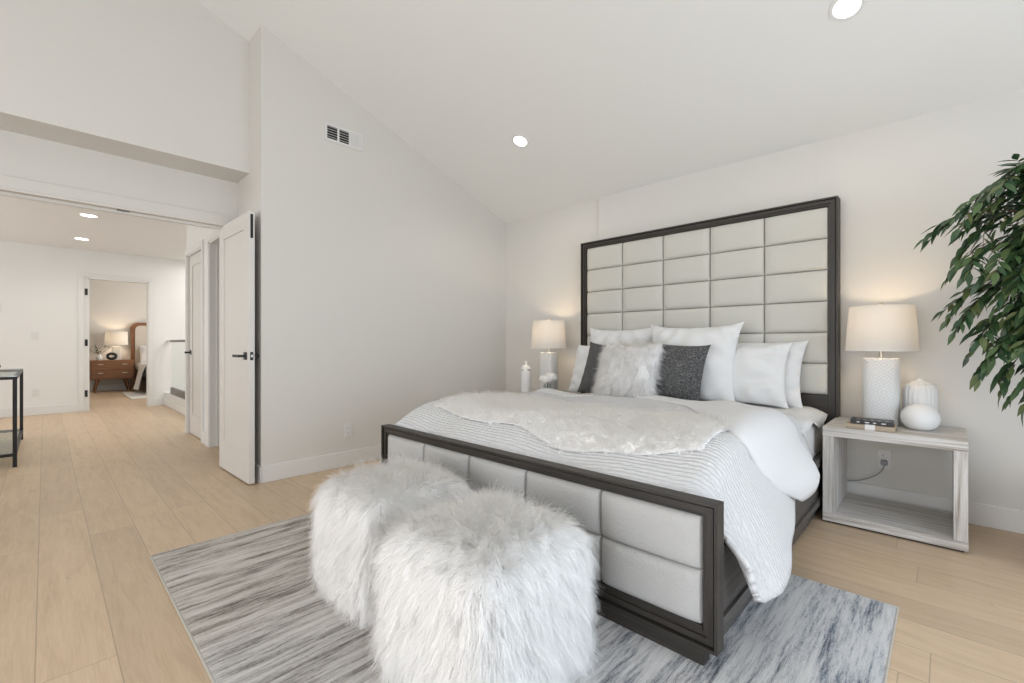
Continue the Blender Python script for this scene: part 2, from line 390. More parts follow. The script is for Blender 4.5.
# ================================================================== SETTING
XL, YB = -3.65, 3.69          # vent wall plane, headboard wall plane
XH = -3.93                    # header face over the doorway recess
XR, YF = 1.70, -2.60
def zc(y): return 2.42 + .38*(YB-y) if y > 0 else 2.42+.38*YB + .38*y
RIDGE = zc(0)
bm = bmesh.new()
for b_ in [(-14, XR+.1, -4, 1.15), (XL-.02, XR+.1, 1.15, YB+.1), (-6.4, XL-.02, 1.15, 2.6), (-14, -9.5, 1.15, 4.1), (-9.5, -6.4, 1.15, 1.42)]:
    box(bm, b_[0], b_[1], b_[2], b_[3], -.2, 0)
S(obj('floor', bm, M_floor))
bm = bmesh.new(); prism(bm, [(YB+.1, zc(YB+.1)), (0, RIDGE), (YF-.1, zc(YF-.1)), (YF-.1, zc(YF-.1)+.12), (0, RIDGE+.12), (YB+.1, zc(YB+.1)+.12)], 'x', -4.4, XR+.1)
S(obj('ceiling', bm, M_ceil))
bm = bmesh.new(); box(bm, XL-.3, XR+.1, YB, YB+.12, -.2, 2.6); S(obj('wall_back', bm, M_wall))
# shallow furred-out stretch of the headboard wall up to the ceiling
bm = bmesh.new(); prism(bm, [(-2.38, YB+.01), (-2.38, YB-.024), (-.64, YB-.003), (-.64, YB+.01)], 'z', 1.6, 2.60)
me_cut = obj('wall_back_furring', bm, M_wall); S(me_cut)
# vent wall (left), solid block behind it with the return
bm = bmesh.new(); prism(bm, [(1.115, -.2), (1.115, zc(1.115)+.05), (YB+.1, zc(YB)+.05), (YB+.1, -.2)], 'x', XL-.12, XL); S(obj('wall_left', bm, M_wall))
bm = bmesh.new(); box(bm, -4.40, XL-.12, 1.115, 1.235, -.2, 3.9); S(obj('wall_return', bm, M_wall))
# header above the recess, soffit, lintel wall
bm = bmesh.new(); prism(bm, [(YF-.1, 2.37), (YF-.1, zc(YF)+.05), (0, RIDGE+.05), (1.13, zc(1.13)+.05), (1.13, 2.37)], 'x', -4.40, XH); S(obj('wall_header', bm, M_wall))
OY0, OY1 = -.50, 1.045        # double door opening
bm = bmesh.new(); box(bm, -4.37, -4.25, YF-.1, 1.13, 2.02, 2.38); box(bm, -4.37, -4.25, YF-.1, OY0, -.2, 2.03); box(bm, -4.37, -4.25, OY1, 1.13, -.2, 2.03)
S(obj('wall_doorway', bm, M_wall))
bm = bmesh.new()   # casing and head jamb
box(bm, -4.26, -4.236, OY0-.07, OY1+.07, 2.01, 2.085, .003); box(bm, -4.26, -4.236, OY0-.07, OY0, 0, 2.01, .003); box(bm, -4.26, -4.236, OY1, OY1+.07, 0, 2.01, .003)
box(bm, -4.385, -4.24, OY0, OY1, 1.995, 2.02); box(bm, -4.385, -4.24, OY0-.02, OY0, 0, 2.02); box(bm, -4.385, -4.24, OY1, OY1+.02, 0, 2.02)
box(bm, -4.33, -4.30, OY0, OY1, 1.975, 1.997)
t1 = S(obj('trim_1', bm, M_wall))  # casing takes the greyer wall colour, its shadow put into the paint
bm = bmesh.new(); box(bm, -4.29, -4.262, .36, .43, 1.990, 1.996); obj('strike_plate', bm, M_steel, t1)
# right wall and rear wall with their windows
bm = bmesh.new()
box(bm, XR, XR+.12, YF, -.50, -.2, 4); box(bm, XR, XR+.12, 2.70, YB+.1, -.2, 4); box(bm, XR, XR+.12, -.50, 2.70, -.2, .15); box(bm, XR, XR+.12, -.50, 2.70, 2.15, 4)
S(obj('wall_right', bm, M_wall))
bm = bmesh.new()
box(bm, -4.4, -2.7, YF-.12, YF, -.2, 3.4); box(bm, .9, XR+.1, YF-.12, YF, -.2, 3.4); box(bm, -2.7, .9, YF-.12, YF, 2.3, 3.4); S(obj('wall_front', bm, M_wall))
bm = bmesh.new()
for z0, z1 in ((.15, .20), (2.10, 2.15)): box(bm, XR+.06, XR+.10, -.50, 2.70, z0, z1)
for y in (-.50, 1.08, 2.65): box(bm, XR+.06, XR+.10, y, y+.05, .2, 2.1)
S(obj('window_1', bm, M_trim))
bm = bmesh.new()
for z0, z1 in ((0, .08), (2.22, 2.30)): box(bm, -2.7, .9, YF-.09, YF-.03, z0, z1)
for x in (-2.7, -.93, .84): box(bm, x, x+.06, YF-.09, YF-.03, 0, 2.3)
S(obj('window_2', bm, M_trim))
# baseboards
def base(name, *bs):
    bm = bmesh.new()
    for b_ in bs: box(bm, *b_, bev=.004)
    return S(obj(name, bm, M_trim))
BH = .125
base('baseboard_back', (XL, XR, YB-.015, YB+.005, 0, BH))
base('baseboard_left', (XL-.005, XL+.015, 1.10, YB, 0, BH))
base('baseboard_return', (-4.23, XL+.015, 1.10, 1.12, 0, BH))
base('baseboard_right', (XR-.015, XR+.005, YF, YB, 0, BH))
# ------- hall
HZ = 2.47
bm = bmesh.new(); box(bm, -9.5, -4.36, -4, 3.4, HZ, HZ+.1); S(obj('ceiling_hall', bm, M_hall))
FX = -9.5; FD0, FD1 = .466, 1.200; DZ = 2.05
bm = bmesh.new()
box(bm, FX-.12, FX, -4, FD0, -.2, 2.6); box(bm, FX-.12, FX, FD1, 4.1, -2, 2.6); box(bm, FX-.12, FX, FD0, FD1, DZ, 2.6); S(obj('wall_hall_end', bm, M_hall))
bm = bmesh.new()
CW = .075
for a_, b_ in ((FD0-CW-.03, FD0-.045), (FD1, FD1+.06)): box(bm, FX-.01, FX+.018, a_, b_, 0, DZ+.015, .004)
box(bm, FX-.01, FX+.018, FD0-CW-.03, FD1+.06, DZ+.015, DZ+.07, .004)
box(bm, FX-.01, FX+.006, FD0-.045, FD0, 0, DZ); box(bm, FX-.01, FX+.006, FD0-.045, FD1, DZ, DZ+.015)
box(bm, FX-.13, FX+.01, FD0-.005, FD0+.015, 0, DZ); box(bm, FX-.13, FX+.01, FD1-.015, FD1+.005, 0, DZ); box(bm, FX-.13, FX+.01, FD0, FD1, DZ-.015, DZ+.005)
t2 = S(obj('trim_2', bm, M_trim))
for z in (.22, 1.0, 1.78): bx('hinge', M_black, t2, FX+.004, FX+.014, FD0-.036, FD0-.004, z, z+.10, bev=.001)
base('baseboard_hall_end', (FX-.005, FX+.015, -4, FD0-CW-.03, 0, BH), (FX-.005, FX+.015, FD1+.06, 1.42, 0, BH))
HY = 1.15
C0, C1 = -5.30, -4.56      # opening
D0, D1 = -6.29, -5.60      # closed door
bm = bmesh.new()
for a_, b_, z0, z1 in ((-4.56, -4.36, -.2, HZ+.02), (C0, C1, DZ, HZ+.02), (D1, C0, -.2, HZ+.02), (D0, D1, DZ, HZ+.02), (-6.37, D0, -.2, HZ+.02)): box(bm, a_, b_, HY, HY+.12, z0, z1)
box(bm, -6.37, -6.27, HY+.11, 3.4, -2, HZ+.02)
S(obj('wall_hall_side', bm, M_hall))
bm = bmesh.new(); box(bm, -6.27, -4.3, 2.5, 2.6, -.2, HZ); box(bm, -4.40, -4.3, 1.2, 2.6, -.2, HZ); S(obj('wall_closet', bm, M_hall))
bm = bmesh.new()
for o0, o1 in ((C0, C1), (D0, D1)):
    w_ = .062
    box(bm, o0-w_, o0, HY-.018, HY+.01, 0, DZ, .003); box(bm, o1, o1+w_, HY-.018, HY+.01, 0, DZ, .003); box(bm, o0-w_, o1+w_, HY-.018, HY+.01, DZ, DZ+w_, .003)
    box(bm, o0-.004, o0+.016, HY-.01, HY+.13, 0, DZ); box(bm, o1-.016, o1+.004, HY-.01, HY+.13, 0, DZ); box(bm, o0, o1, HY-.01, HY+.13, DZ-.016, DZ+.004)
box(bm, C0+.014, C0+.028, HY+.05, HY+.085, 0, DZ)
S(obj('trim_3', bm, M_trim))
base('baseboard_hall_side', (D1+.062, C0-.062, HY-.014, HY+.005, 0, BH), (C1+.062, -4.38, HY-.014, HY+.005, 0, BH), (-6.385, -6.365, HY-.014, 1.42, 0, BH))
bm = bmesh.new(); box(bm, -9.5, -4.36, -4.1, -3.6, -.2, HZ); S(obj('wall_hall_left', bm, M_hall))
# stairwell: curb, glass guard, handrail
bm = bmesh.new(); box(bm, -9.5, -6.36, 1.42, 1.50, -.3, .20, .004); box(bm, -9.5, -6.36, 1.405, 1.42, 0, .125, .003); box(bm, -9.5, -6.36, 1.405, 1.515, .195, .215, .003); S(obj('trim_4', bm, M_trim))
bm = bmesh.new(); box(bm, -9.5, -6.37, 3.3, 3.4, -2, HZ); S(obj('wall_stair', bm, M_hall))
bm = bmesh.new(); box(bm, -9.5, -6.27, 1.5, 3.4, -2.1, -2); S(obj('floor_stair', bm, M_floor))
t = thing('glass_railing', 'frameless glass stair railing with dark handrail on white curb', 'railing', (-7.85, 1.46, .215))
bx('base_shoe', M_steel, t, -9.2, -6.375, 1.44, 1.48, .215, .315); bx('glass_panel', M_glass, t, -9.2, -6.375, 1.454, 1.466, .315, 1.06, bev=.001)
bx('handrail', M_steel, t, -9.2, -6.375, 1.435, 1.485, 1.06, 1.095)
bx('handrail_end', M_trim, t, -9.5, -9.2, 1.435, 1.485, 1.075, 1.10); 
# ------- far bedroom
bm = bmesh.new(); box(bm, -13.5, -13.4, -.6, 4.1, -.2, 2.6); box(bm, -13.5, -9.62, -.7, -.6, -.2, 2.6); box(bm, -13.5, -9.62, 4.0, 4.1, -.2, 2.6); S(obj('wall_far_room', bm, M_wall))
bm = bmesh.new(); box(bm, -13.5, -9.5, -.7, 4.1, HZ, HZ+.1); S(obj('ceiling_far_room', bm, M_ceil))
base('baseboard_far_room', (-13.405, -13.385, -.6, 4.0, 0, BH))

# ------------------------------------------------------------------ doors
def panel_leaf(bm, W, H, T):
    """leaf in local x 0..W, y 0..T, z 0..H with one recessed shaker panel on each side"""
    st, top, bot = .115, .115, .22
    box(bm, 0, st, 0, T, 0, H, .0015); box(bm, W-st, W, 0, T, 0, H, .0015)
    box(bm, st, W-st, 0, T, 0, bot, .0015); box(bm, st, W-st, 0, T, H-top, H, .0015)
    box(bm, st-.01, W-st+.01, .010, T-.010, bot-.01, H-top+.01)
def lever(bm, x, z, side, y):
    """square rose with a flat lever; side = -1 projects to -y"""
    box(bm, x-.028, x+.028, min(y, y+side*.008), max(y, y+side*.008), z-.028, z+.028, .002)
    box(bm, x-.009, x+.009, min(y, y+side*.05), max(y, y+side*.05), z-.009, z+.009)
    box(bm, x-.125, x+.012, min(y+side*.042, y+side*.054), max(y+side*.042, y+side*.054), z-.010, z+.010, .003)
bm = bmesh.new(); DW = .725; panel_leaf(bm, DW, 1.985, .04)
d = S(obj('door_1', bm, M_door, None)); d.location = (-4.362, 1.030, .012); d.rotation_euler = (0, 0, math.radians(1.2)); 
for s_, y_ in ((-1, 0), (1, .04)):
    bm = bmesh.new(); lever(bm, DW-.065, .93, s_, y_); obj('door_handle', bm, M_black, d, True)
bm = bmesh.new(); box(bm, DW-.002, DW+.0015, .010, .030, .90, .96); obj('latch_plate', bm, M_black, d, True)
bm = bmesh.new(); box(bm, DW+.0015, DW+.009, .014, .026, .92, .94, .002); obj('latch', bm, M_silver, d, True)
bm = bmesh.new(); box(bm, DW-.002, DW+.0015, .011, .029, 1.79, 1.965); obj('flush_bolt', bm, M_black, d, True)
d.location.y -= .018
bm = bmesh.new(); panel_leaf(bm, D1-D0-.036, DZ-.03, .035); d2 = S(obj('door_2', bm, M_door)); d2.location = (D0+.018, HY+.012, .01)
bm = bmesh.new(); W2 = D1-D0-.036
box(bm, .035, .085, -.008, 0, .90, .95, .002); box(bm, .05, .068, -.05, 0, .915, .933); box(bm, .03, .068, -.056, -.042, .913, .935, .003); 
obj('door_handle', bm, M_black, d2, True)
for z in (.22, 1.0, 1.76): bm = bmesh.new(); box(bm, W2-.006, W2+.012, -.012, .004, z, z+.09, .001); obj('hinge', bm, M_silver, d2, True)
bm = bmesh.new(); panel_leaf(bm, .70, DZ-.03, .035); d3 = S(obj('door_3', bm, M_door)); d3.location = (C0+.055, HY+.135, .01); d3.rotation_euler = (0, 0, PI/2)
for z in (.22, .99, 1.72): bm = bmesh.new(); box(bm, -.03, .004, .0, .036, z, z+.09, .001); box(bm, -.012, .002, -.012, .0, z, z+.09, .001); obj('hinge', bm, M_black, d3, True)

# ------------------------------------------------------------------ wall fittings
def plate(name, c, axis, label, cat, toggles='outlet', group=None, m=M_plastic):
    x, y, z = c; t = thing(name, label, cat, c, group)
    w_, h_ = .036, .058
    def B(nm, mm, u0, u1, v0, v1, d0, d1, bev=.001):
        if axis == 'x': bx(nm, mm, t, x+d0, x+d1, y+u0, y+u1, z+v0, z+v1, bev=bev)
        else: bx(nm, mm, t, x+u0, x+u1, y-d1, y-d0, z+v0, z+v1, bev=bev)
    B('cover_plate', m, -w_, w_, -h_, h_, 0, .006, .002)
    if toggles == 'outlet':
        for v in (-.034, .008): B('socket', M_plastic, -.017, .017, v, v+.027, .006, .009)
        if m is M_plastic:
            for v in (-.034, .008):
                B('socket_slots', M_dark, -.008, -.005, v+.012, v+.021, .0088, .0095, 0)
    else: B('rocker', M_plastic, -.017, .017, -.034, .034, .006, .011)
    return t
plate('wall_outlet', (XL, 1.786, .295), 'x', 'white wall outlet low on the wall left of the bed', 'outlet')
plate('wall_outlet', (-.276, YB, .30), 'y', 'white wall outlet seen through the open nightstand, cord plugged in', 'outlet')
plate('wall_outlet', (FX, -.085, .32), 'x', 'white wall outlet low on the far hall wall', 'outlet')
plate('light_switch', (FX, -.095, 1.145), 'x', 'white light switch on the far hall wall beside the doorway', 'light switch', 'rocker')
plate('thermostat', (FX, -.455, 1.54), 'x', 'small white wall control above the console table in hall', 'wall control', 'rocker')
plate('light_switch', (-2.62, YB, .90), 'y', 'white switch plate on wall just right of the left bedside lamp', 'light switch', 'rocker')
plate('wall_outlet', (-2.60, YB, 1.29), 'y', 'pale wall plate high beside the left edge of the tall headboard', 'wall plate', 'rocker', m=M_wall)
# cord from outlet to lamp
t = tb('power_cord', M_cord, None, [(-.276, 3.675, .278), (-.276, 3.645, .262), (-.285, 3.635, .235), (-.31, 3.64, .205), (-.35, 3.64, .175), (-.40, 3.645, .150), (-.45, 3.64, .138), (-.50, 3.645, .150), (-.56, 3.65, .19), (-.60, 3.66, .27)], .0032)
tag(t, 'thin grey power cord looping from outlet behind the open nightstand', 'cord')
bx('plug', M_cord, t, -.292, -.260, 3.655, 3.681, .268, .298, bev=.004)
# air vent
t = thing('air_vent', 'white air supply grille high on the left wall', 'vent', (XL, 1.75, 2.78))
y0, y1, z0, z1 = 1.585, 1.915, 2.70, 2.845
bm = bmesh.new(); f_ = .02
for q in ((y0, y1, z1-f_, z1), (y0, y1, z0, z0+f_), (y0, y0+f_, z0+f_, z1-f_), (y1-f_, y1, z0+f_, z1-f_)): box(bm, XL, XL+.008, q[0], q[1], q[2], q[3])
ys = [y0+f_, y0+.115, y0+.215, y1-f_]
for a_ in ys[1:3]: box(bm, XL, XL+.008, a_-.008, a_+.008, z0+f_, z1-f_)
obj('frame', bm, M_plastic, t)
bx('duct_shade_sheet', M_dark, t, XL, XL+.001, y0+f_, ys[2], z0+f_, z1-f_, bev=0)  # dark sheet on the wall, its colour stands in for the duct's shade
bm = bmesh.new()
for a_, b_ in ((ys[0], ys[1]-.008), (ys[1]+.008, ys[2]-.008)):
    for k in range(5):
        z = z0+f_+.018+k*.0205; prism(bm, [(XL+.001, z), (XL+.0075, z-.006), (XL+.0075, z-.0045), (XL+.001, z+.0015)], 'y', a_, b_)
obj('louver_slats', bm, M_plastic, t)
bm = bmesh.new(); box(bm, XL, XL+.004, ys[2]+.008, ys[3], z0+f_, z1-f_)
for k in range(6): y = ys[2]+.014+k*.014; box(bm, XL, XL+.0075, y, y+.006, z0+f_, z1-f_)
obj('side_slats', bm, M_plastic, t)
# recessed lights
def downlight(name, x, y, label, zz=None, slope=True, power=9, r=.058, col=(1, .93, .84)):
    z = zc(y) if zz is None else zz
    t = thing(name, label, 'ceiling light', (x, y, z), 'recessed ceiling lights')
    a = lathe('trim_ring', [(r+.018, -.001), (r+.016, -.006), (r, -.006), (r, -.001)], M_trim, t, n=36, local=True, caps=False)
    b = lathe('lens', [(.0001, -.0035), (r*.6, -.0045), (r, -.0035)], M_lens, t, n=36, local=True, caps=False)
    if slope: t.rotation_euler = (math.atan(-.38), 0, 0)
    spot('downlight_beam', (x, y, z-.03), power, col)
    return t
downlight('recessed_light', -2.60, 2.805, 'small round recessed light in sloped ceiling, left of headboard')
downlight('recessed_light', -.36, 2.83, 'round recessed light at the top edge, above the nightstand')
downlight('recessed_light', -6.9, .345, 'nearer round recessed light in the hall ceiling', HZ, False, 12, .07)
downlight('recessed_light', -8.5, .355, 'farther round recessed light in the hall ceiling', HZ, False, 12, .07)

# ------------------------------------------------------------------ rug
RX0, RX1, RY0, RY1 = -2.765, -.128, .352, 2.302
t = thing('area_rug', 'grey, cream and blue streaked area rug under the bed foot', 'rug', (-1.45, 1.3, 0))
nx, ny = 60, 60; vs, fs = [], []
for j in range(ny+1):
    for i in range(nx+1):
        x = RX0+.006+(RX1-RX0-.012)*i/nx; y = RY0+.006+(RY1-RY0-.012)*j/ny
        e = min(i, j, nx-i, ny-j)
        vs.append((x, y, .0115 if e > 0 else .009))
for j in range(ny):
    for i in range(nx): a = j*(nx+1)+i; fs.append((a, a+1, a+nx+2, a+nx+1))
raw('pile', vs, fs, M_rug, t)
bx('binding', M_rugedge, t, (RX0, RX0+.008, RY0+.0085, RY1-.0085, .0, .010), (RX1-.008, RX1, RY0+.0085, RY1-.0085, .0, .010), (RX0, RX1, RY0, RY0+.008, 0, .010), (RX0, RX1, RY1-.008, RY1, 0, .010), bev=.003)
bx('backing', M_rugedge, t, RX0+.006, RX1-.006, RY0+.006, RY1-.006, .0, .008, bev=0)

# ------------------------------------------------------------------ bed
BX0, BX1 = -2.515, -.500; FY, HYB = 1.44, 3.57
bed = thing('bed', 'king bed with tall cream tufted headboard and dark wood frame', 'bed', (-1.507, 2.55, .012))
G = .012
def puff(name, x0, x1, z0, z1, y, d, m, parent, n=12, e=3.2, flat=.35):
    vs, fs = [], []
    for j in range(n+1):
        for i in range(n+1):
            u, v = 2*i/n-1, 2*j/n-1
            # denser near the edges
            u, v = math.sin(u*PI/2), math.sin(v*PI/2)
            h = ((1-abs(u)**e)*(1-abs(v)**e))**flat if abs(u) < 1 and abs(v) < 1 else 0
            vs.append(((x0+x1)/2+u*(x1-x0)/2, y-d*h, (z0+z1)/2+v*(z1-z0)/2))
    for j in range(n):
        for i in range(n): a = j*(n+1)+i; fs.append((a, a+1, a+n+2, a+n+1))
    b = len(vs); vs += [(x0, y+.01, z0), (x1, y+.01, z0), (x1, y+.01, z1), (x0, y+.01, z1)]
    bot = list(range(n+1)); top = [n*(n+1)+i for i in range(n+1)]; lef = [j*(n+1) for j in range(n+1)]; rig = [j*(n+1)+n for j in range(n+1)]
    fs += [tuple([b+1, b]+bot)[::-1] if 0 else tuple([b, b+1]+bot[::-1]), tuple([b+2, b+3]+top), tuple([b+3, b]+lef), tuple([b+1, b+2]+rig[::-1]), (b, b+3, b+2, b+1)]
    o = raw(name, vs, fs, m, parent, smooth=True, angle=40)
    return o
# headboard
HT = 1.992; FR = .052
hb = thing('headboard', None, None, (0, 0, 0)); hb.parent = bed; hb.location = (0, 1.07, 0)
HBB = 3.665
def frame_member(parent, name, m, pts, axis, a, b):
    bm = bmesh.new(); prism(bm, pts, axis, a, b); return obj(name, bm, m, parent)
def mitre(bm, side, X0, X1, Z0, Z1, w_, ya, yb, open_bottom=False):
    """one mitred member of a rectangular frame in the xz plane"""
    o = [(X0, Z0), (X1, Z0), (X1, Z1), (X0, Z1)]; i_ = [(X0+w_, Z0+(0 if open_bottom else w_)), (X1-w_, Z0+(0 if open_bottom else w_)), (X1-w_, Z1-w_), (X0+w_, Z1-w_)]
    k = {'bottom': 0, 'right': 1, 'top': 2, 'left': 3}[side]; k2 = (k+1) % 4
    prism(bm, [o[k], o[k2], i_[k2], i_[k]], 'y', ya, yb)
def frame(parent, pre, X0, X1, Z0, Z1, y, depth, ob):
    for sd in ('top', 'left', 'right') + (() if ob else ('bottom',)):
        bm = bmesh.new()
        mitre(bm, sd, X0, X1, Z0, Z1, .010, y-.008, y+depth, ob)
        mitre(bm, sd, X0+.0101, X1-.0101, Z0 if ob else Z0+.0101, Z1-.0101, .006, y+.014, y+depth, ob)
        mitre(bm, sd, X0+.0162, X1-.0162, Z0 if ob else Z0+.0162, Z1-.0162, .020, y+.002, y+depth, ob)
        mitre(bm, sd, X0+.0363, X1-.0363, Z0 if ob else Z0+.0363, Z1-.0363, FRW-.0363, y+.010, y+depth, ob)
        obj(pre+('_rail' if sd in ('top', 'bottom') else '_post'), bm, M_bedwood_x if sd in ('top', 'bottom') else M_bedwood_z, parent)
FRW = FR
frame(hb, 'headboard', BX0, BX1, G, HT, HYB, HBB-HYB, True)
bx('headboard_backing', M_bedwood_x, hb, BX0+.03, BX1-.03, HYB+.03, HBB-.005, G, HT-.03, bev=0)
bx('headboard_lower_panel', M_bedwood_x, hb, BX0+FR, BX1-FR, HYB+.012, HYB+.04, .25, .690, bev=.002)
ix0, ix1 = BX0+FR+.002, BX1-FR-.002; cw = (ix1-ix0)/5; iz0, iz1 = .693, HT-FR-.002; rh = (iz1-iz0)/6
for r_ in range(6):
    for c_ in range(5):
        puff('upholstered_panel', ix0+c_*cw+.0008, ix0+(c_+1)*cw-.0008, iz0+r_*rh+.0008, iz0+(r_+1)*rh-.0008, HYB+.03, .034, M_head, hb, 12, 6, .42)
# footboard
fb = thing('footboard', None, None, (0, 0, 0)); fb.parent = bed; fb.location = (0, -1.11, 0)
FT, FB_ = .530, .064; FD = .056
FRW = .050
frame(fb, 'footboard', BX0+.010, BX1-.006, FB_, FT, FY+.008, FD-.008, False)
bx('footboard_rail', M_bedwood_x, fb, BX0+.062, BX1-.058, FY+.016, FY+FD-.01, FB_+.05, FB_+.066, bev=0)
bx('footboard_backing', M_bedwood_x, fb, BX0+.03, BX1-.03, FY+.03, FY+FD-.004, FB_+.01, FT-.01, bev=0)
bx('plinth', M_bedwood_x, fb, BX0+.055, BX1-.048, FY+.004, FY+.05, G, FB_+.005, bev=.002)
gx0, gx1 = BX0+.062, BX1-.058; gw = (gx1-gx0)/5; gz0, gz1 = FB_+.066, FT-.05; gh = (gz1-gz0)/2
for r_ in range(2):
    for c_ in range(5):
        puff('upholstered_panel', gx0+c_*gw+.0008, gx0+(c_+1)*gw-.0008, gz0+r_*gh+.0008, gz0+(r_+1)*gh-.0008, FY+.03, .034, M_boucle, fb, 12, 7, .4)
# side rails
for s_, x in ((1, BX1-.045), (-1, BX0+.045)):
    o0, o1 = (x-.02, x+.018)
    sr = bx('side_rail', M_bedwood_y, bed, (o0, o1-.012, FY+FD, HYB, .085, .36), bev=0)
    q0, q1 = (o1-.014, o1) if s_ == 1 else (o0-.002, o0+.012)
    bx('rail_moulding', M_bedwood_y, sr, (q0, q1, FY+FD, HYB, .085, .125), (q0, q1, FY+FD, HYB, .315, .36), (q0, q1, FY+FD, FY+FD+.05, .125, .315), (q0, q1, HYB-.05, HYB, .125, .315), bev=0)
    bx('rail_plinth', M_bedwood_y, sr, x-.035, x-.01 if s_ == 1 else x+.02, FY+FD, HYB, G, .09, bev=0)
# mattress + sheet corner
bx('mattress', M_sheet, bed, -2.455, -.560, 1.62, 3.555, .30, .578, bev=.07, seg=5)
for o in bed.children:
    if o.name.startswith('mattress'): o.data.shade_smooth()
# fitted sheet edge visible at the head, wavy flap overhanging
def topz(x, y):
    t_ = max(0, min(1, (y-1.50)/.42)); z = .500 + .142*(1-(1-t_)**1.9) + .022*smooth((-2.05-x)/.3)*smooth((2.2-y)/.5)
    z += .010*math.sin(3.1*x+1.7*y) + .006*math.sin(7.3*x-4.1*y+1) + .004*math.sin(13*x+9*y)
    z += .012*math.sin(4.7*(x+.35*y)+.8)*math.sin(3.3*y-1.1*x)
    return z
def cross(s, y, hemR, hemL, out=0.0, offs=0.0, wave=1.0):
    """point of the bedspread: s=0 left hem .. 1 right hem; offs pushes it outward along the surface"""
    xl, xr = -2.492, -.565; R = .085; RL = .05
    flat = xr-xl-R-RL; arc = R*PI/2; arcl = RL*PI/2
    zl, zr = topz(xl+RL, y), topz(xr-R, y)
    dropR = max(.02, zr-R-hemR); dropL = max(.02, zl-RL-hemL)
    tot = dropL+arcl+flat+arc+dropR
    d = s*tot
    if d < dropL:
        k = (dropL-d)/max(dropL, .01)
        return Vector((xl-offs-.03*k**1.2-.012*math.sin(9*y+2*k)*k*wave, y, hemL+d))
    d -= dropL
    if d < arcl:
        a = d/RL; c, sn = math.cos(a), math.sin(a)
        return Vector((xl+RL-(RL+offs)*c, y, zl-RL+(RL+offs)*sn))
    d -= arcl
    if d < flat:
        x = xl+RL+d; return Vector((x, y, topz(x, y)+offs))
    d -= flat
    if d < arc:
        a = d/R; c, sn = math.cos(a), math.sin(a)
        return Vector((xr-R+(R+offs)*sn, y, zr-R+(R+offs)*c))
    d -= arc; k = d/max(dropR, .01)
    return Vector((xr+offs+out*k**.9+.016*math.sin(10*y+1.5*k+.6)*k*wave, y, zr-R-d))
def shell(name, grid, thick, m, parent, uvg=None, smoothit=True):
    """grid[j][i] of points -> closed slab of given thickness (inward copy)"""
    nj, ni = len(grid), len(grid[0]); P = np.array([[tuple(p) for p in r] for r in grid])
    du = np.gradient(P, axis=1); dv = np.gradient(P, axis=0); Nn = np.cross(du, dv); ln = np.linalg.norm(Nn, axis=2, keepdims=True); Nn /= np.maximum(ln, 1e-9)
    T = thick if isinstance(thick, np.ndarray) else np.full((nj, ni), thick)
    Q = P-Nn*T[:, :, None]
    vs = [tuple(p) for p in P.reshape(-1, 3)]+[tuple(p) for p in Q.reshape(-1, 3)]; b = nj*ni; fs = []
    for j in range(nj-1):
        for i in range(ni-1):
            a = j*ni+i; fs.append((a, a+1, a+ni+1, a+ni)); fs.append((b+a, b+a+ni, b+a+ni+1, b+a+1))
    for j in range(nj-1):
        a, c = j*ni, (j+1)*ni; fs.append((a, c, b+c, b+a)); a, c = j*ni+ni-1, (j+1)*ni+ni-1; fs.append((a, b+a, b+c, c))
    for i in range(ni-1):
        a = i; fs.append((a, b+a, b+a+1, a+1)); a = (nj-1)*ni+i; fs.append((a, a+1, b+a+1, b+a))
    uvs = None
    if uvg is not None: f = [u for r in uvg for u in r]; uvs = f+f
    return raw(name, vs, fs, m, parent, smooth=smoothit, uvs=uvs)
hemR = [(1.52, .33), (1.56, .24), (1.61, .175), (1.70, .195), (1.93, .235), (2.08, .26), (2.2, .31), (2.3, .33), (2.6, .36), (2.95, .42)]
hemL = [(1.52, .40), (1.7, .30), (2.95, .30)]
NY, NS = 110, 150; grid, uvg = [], []
for j in range(NY+1):
    y = 1.503+(2.90-1.503)*j/NY; row, ur = [], []
    for i in range(NS+1):
        s = i/NS
        p = cross(s, y, interp(y, hemR), interp(y, hemL), out=.055+.085*smooth((2.45-y)/.35)-.03*smooth((1.7-y)/.1), offs=0)
        # corner flare: the foot corner swings outward
        fl = smooth((s-.80)/.2)*smooth((2.05-y)/.5)
        p.x += .035*fl; p.y += .03*fl
        row.append(p); ur.append((s*2.6, y*1.0))
    grid.append(row); uvg.append(ur)
th = np.full((NY+1, NS+1), .022)
duv = thing('duvet', 'white ribbed duvet draped over bed, hanging over right side', 'duvet', (-1.49, 2.2, .60))
shell('duvet_cover', grid, th, M_duvet, duv, uvg)
# turned-back flap of the duvet
ff = [(.50, 2.88), (.60, 2.80), (.68, 2.66), (.74, 2.40), (.79, 2.10), (.84, 1.92), (.90, 1.98), (.96, 2.14), (1.0, 2.30)]
fbk = [(.0, 3.0), (.70, 3.0), (.78, 2.93), (.84, 2.80), (.90, 2.70), (1.0, 2.60)]
grid, uvg = [], []; NJ, NI = 44, 90
for j in range(NJ+1):
    row, ur = [], []
    for i in range(NI+1):
        s = .02+.98*i/NI
        if s < .5: y0_ = 2.88-.04*math.sin(s*9)
        else: y0_ = interp(s, ff)
        y1_ = interp(s, fbk); v = j/NJ; y = y0_+(y1_-y0_)*v
        lens = max(0, math.sin(PI*v))**.5
        end = smooth((1-s)/.04+.25)
        wd = min(1, (y1_-y0_)/.35)
        p = cross(s, y, interp(y, hemR)+.01, interp(y, hemL)+.02, out=.11, offs=.004+(.022+.036*smooth((s-.68)/.12))*lens*end*max(.35, wd))
        row.append(p); ur.append((s*2.6+.3, y+.4*s))
    grid.append(row); uvg.append(ur)
shell('duvet_turnback', grid, .012, M_duvetin, duv)
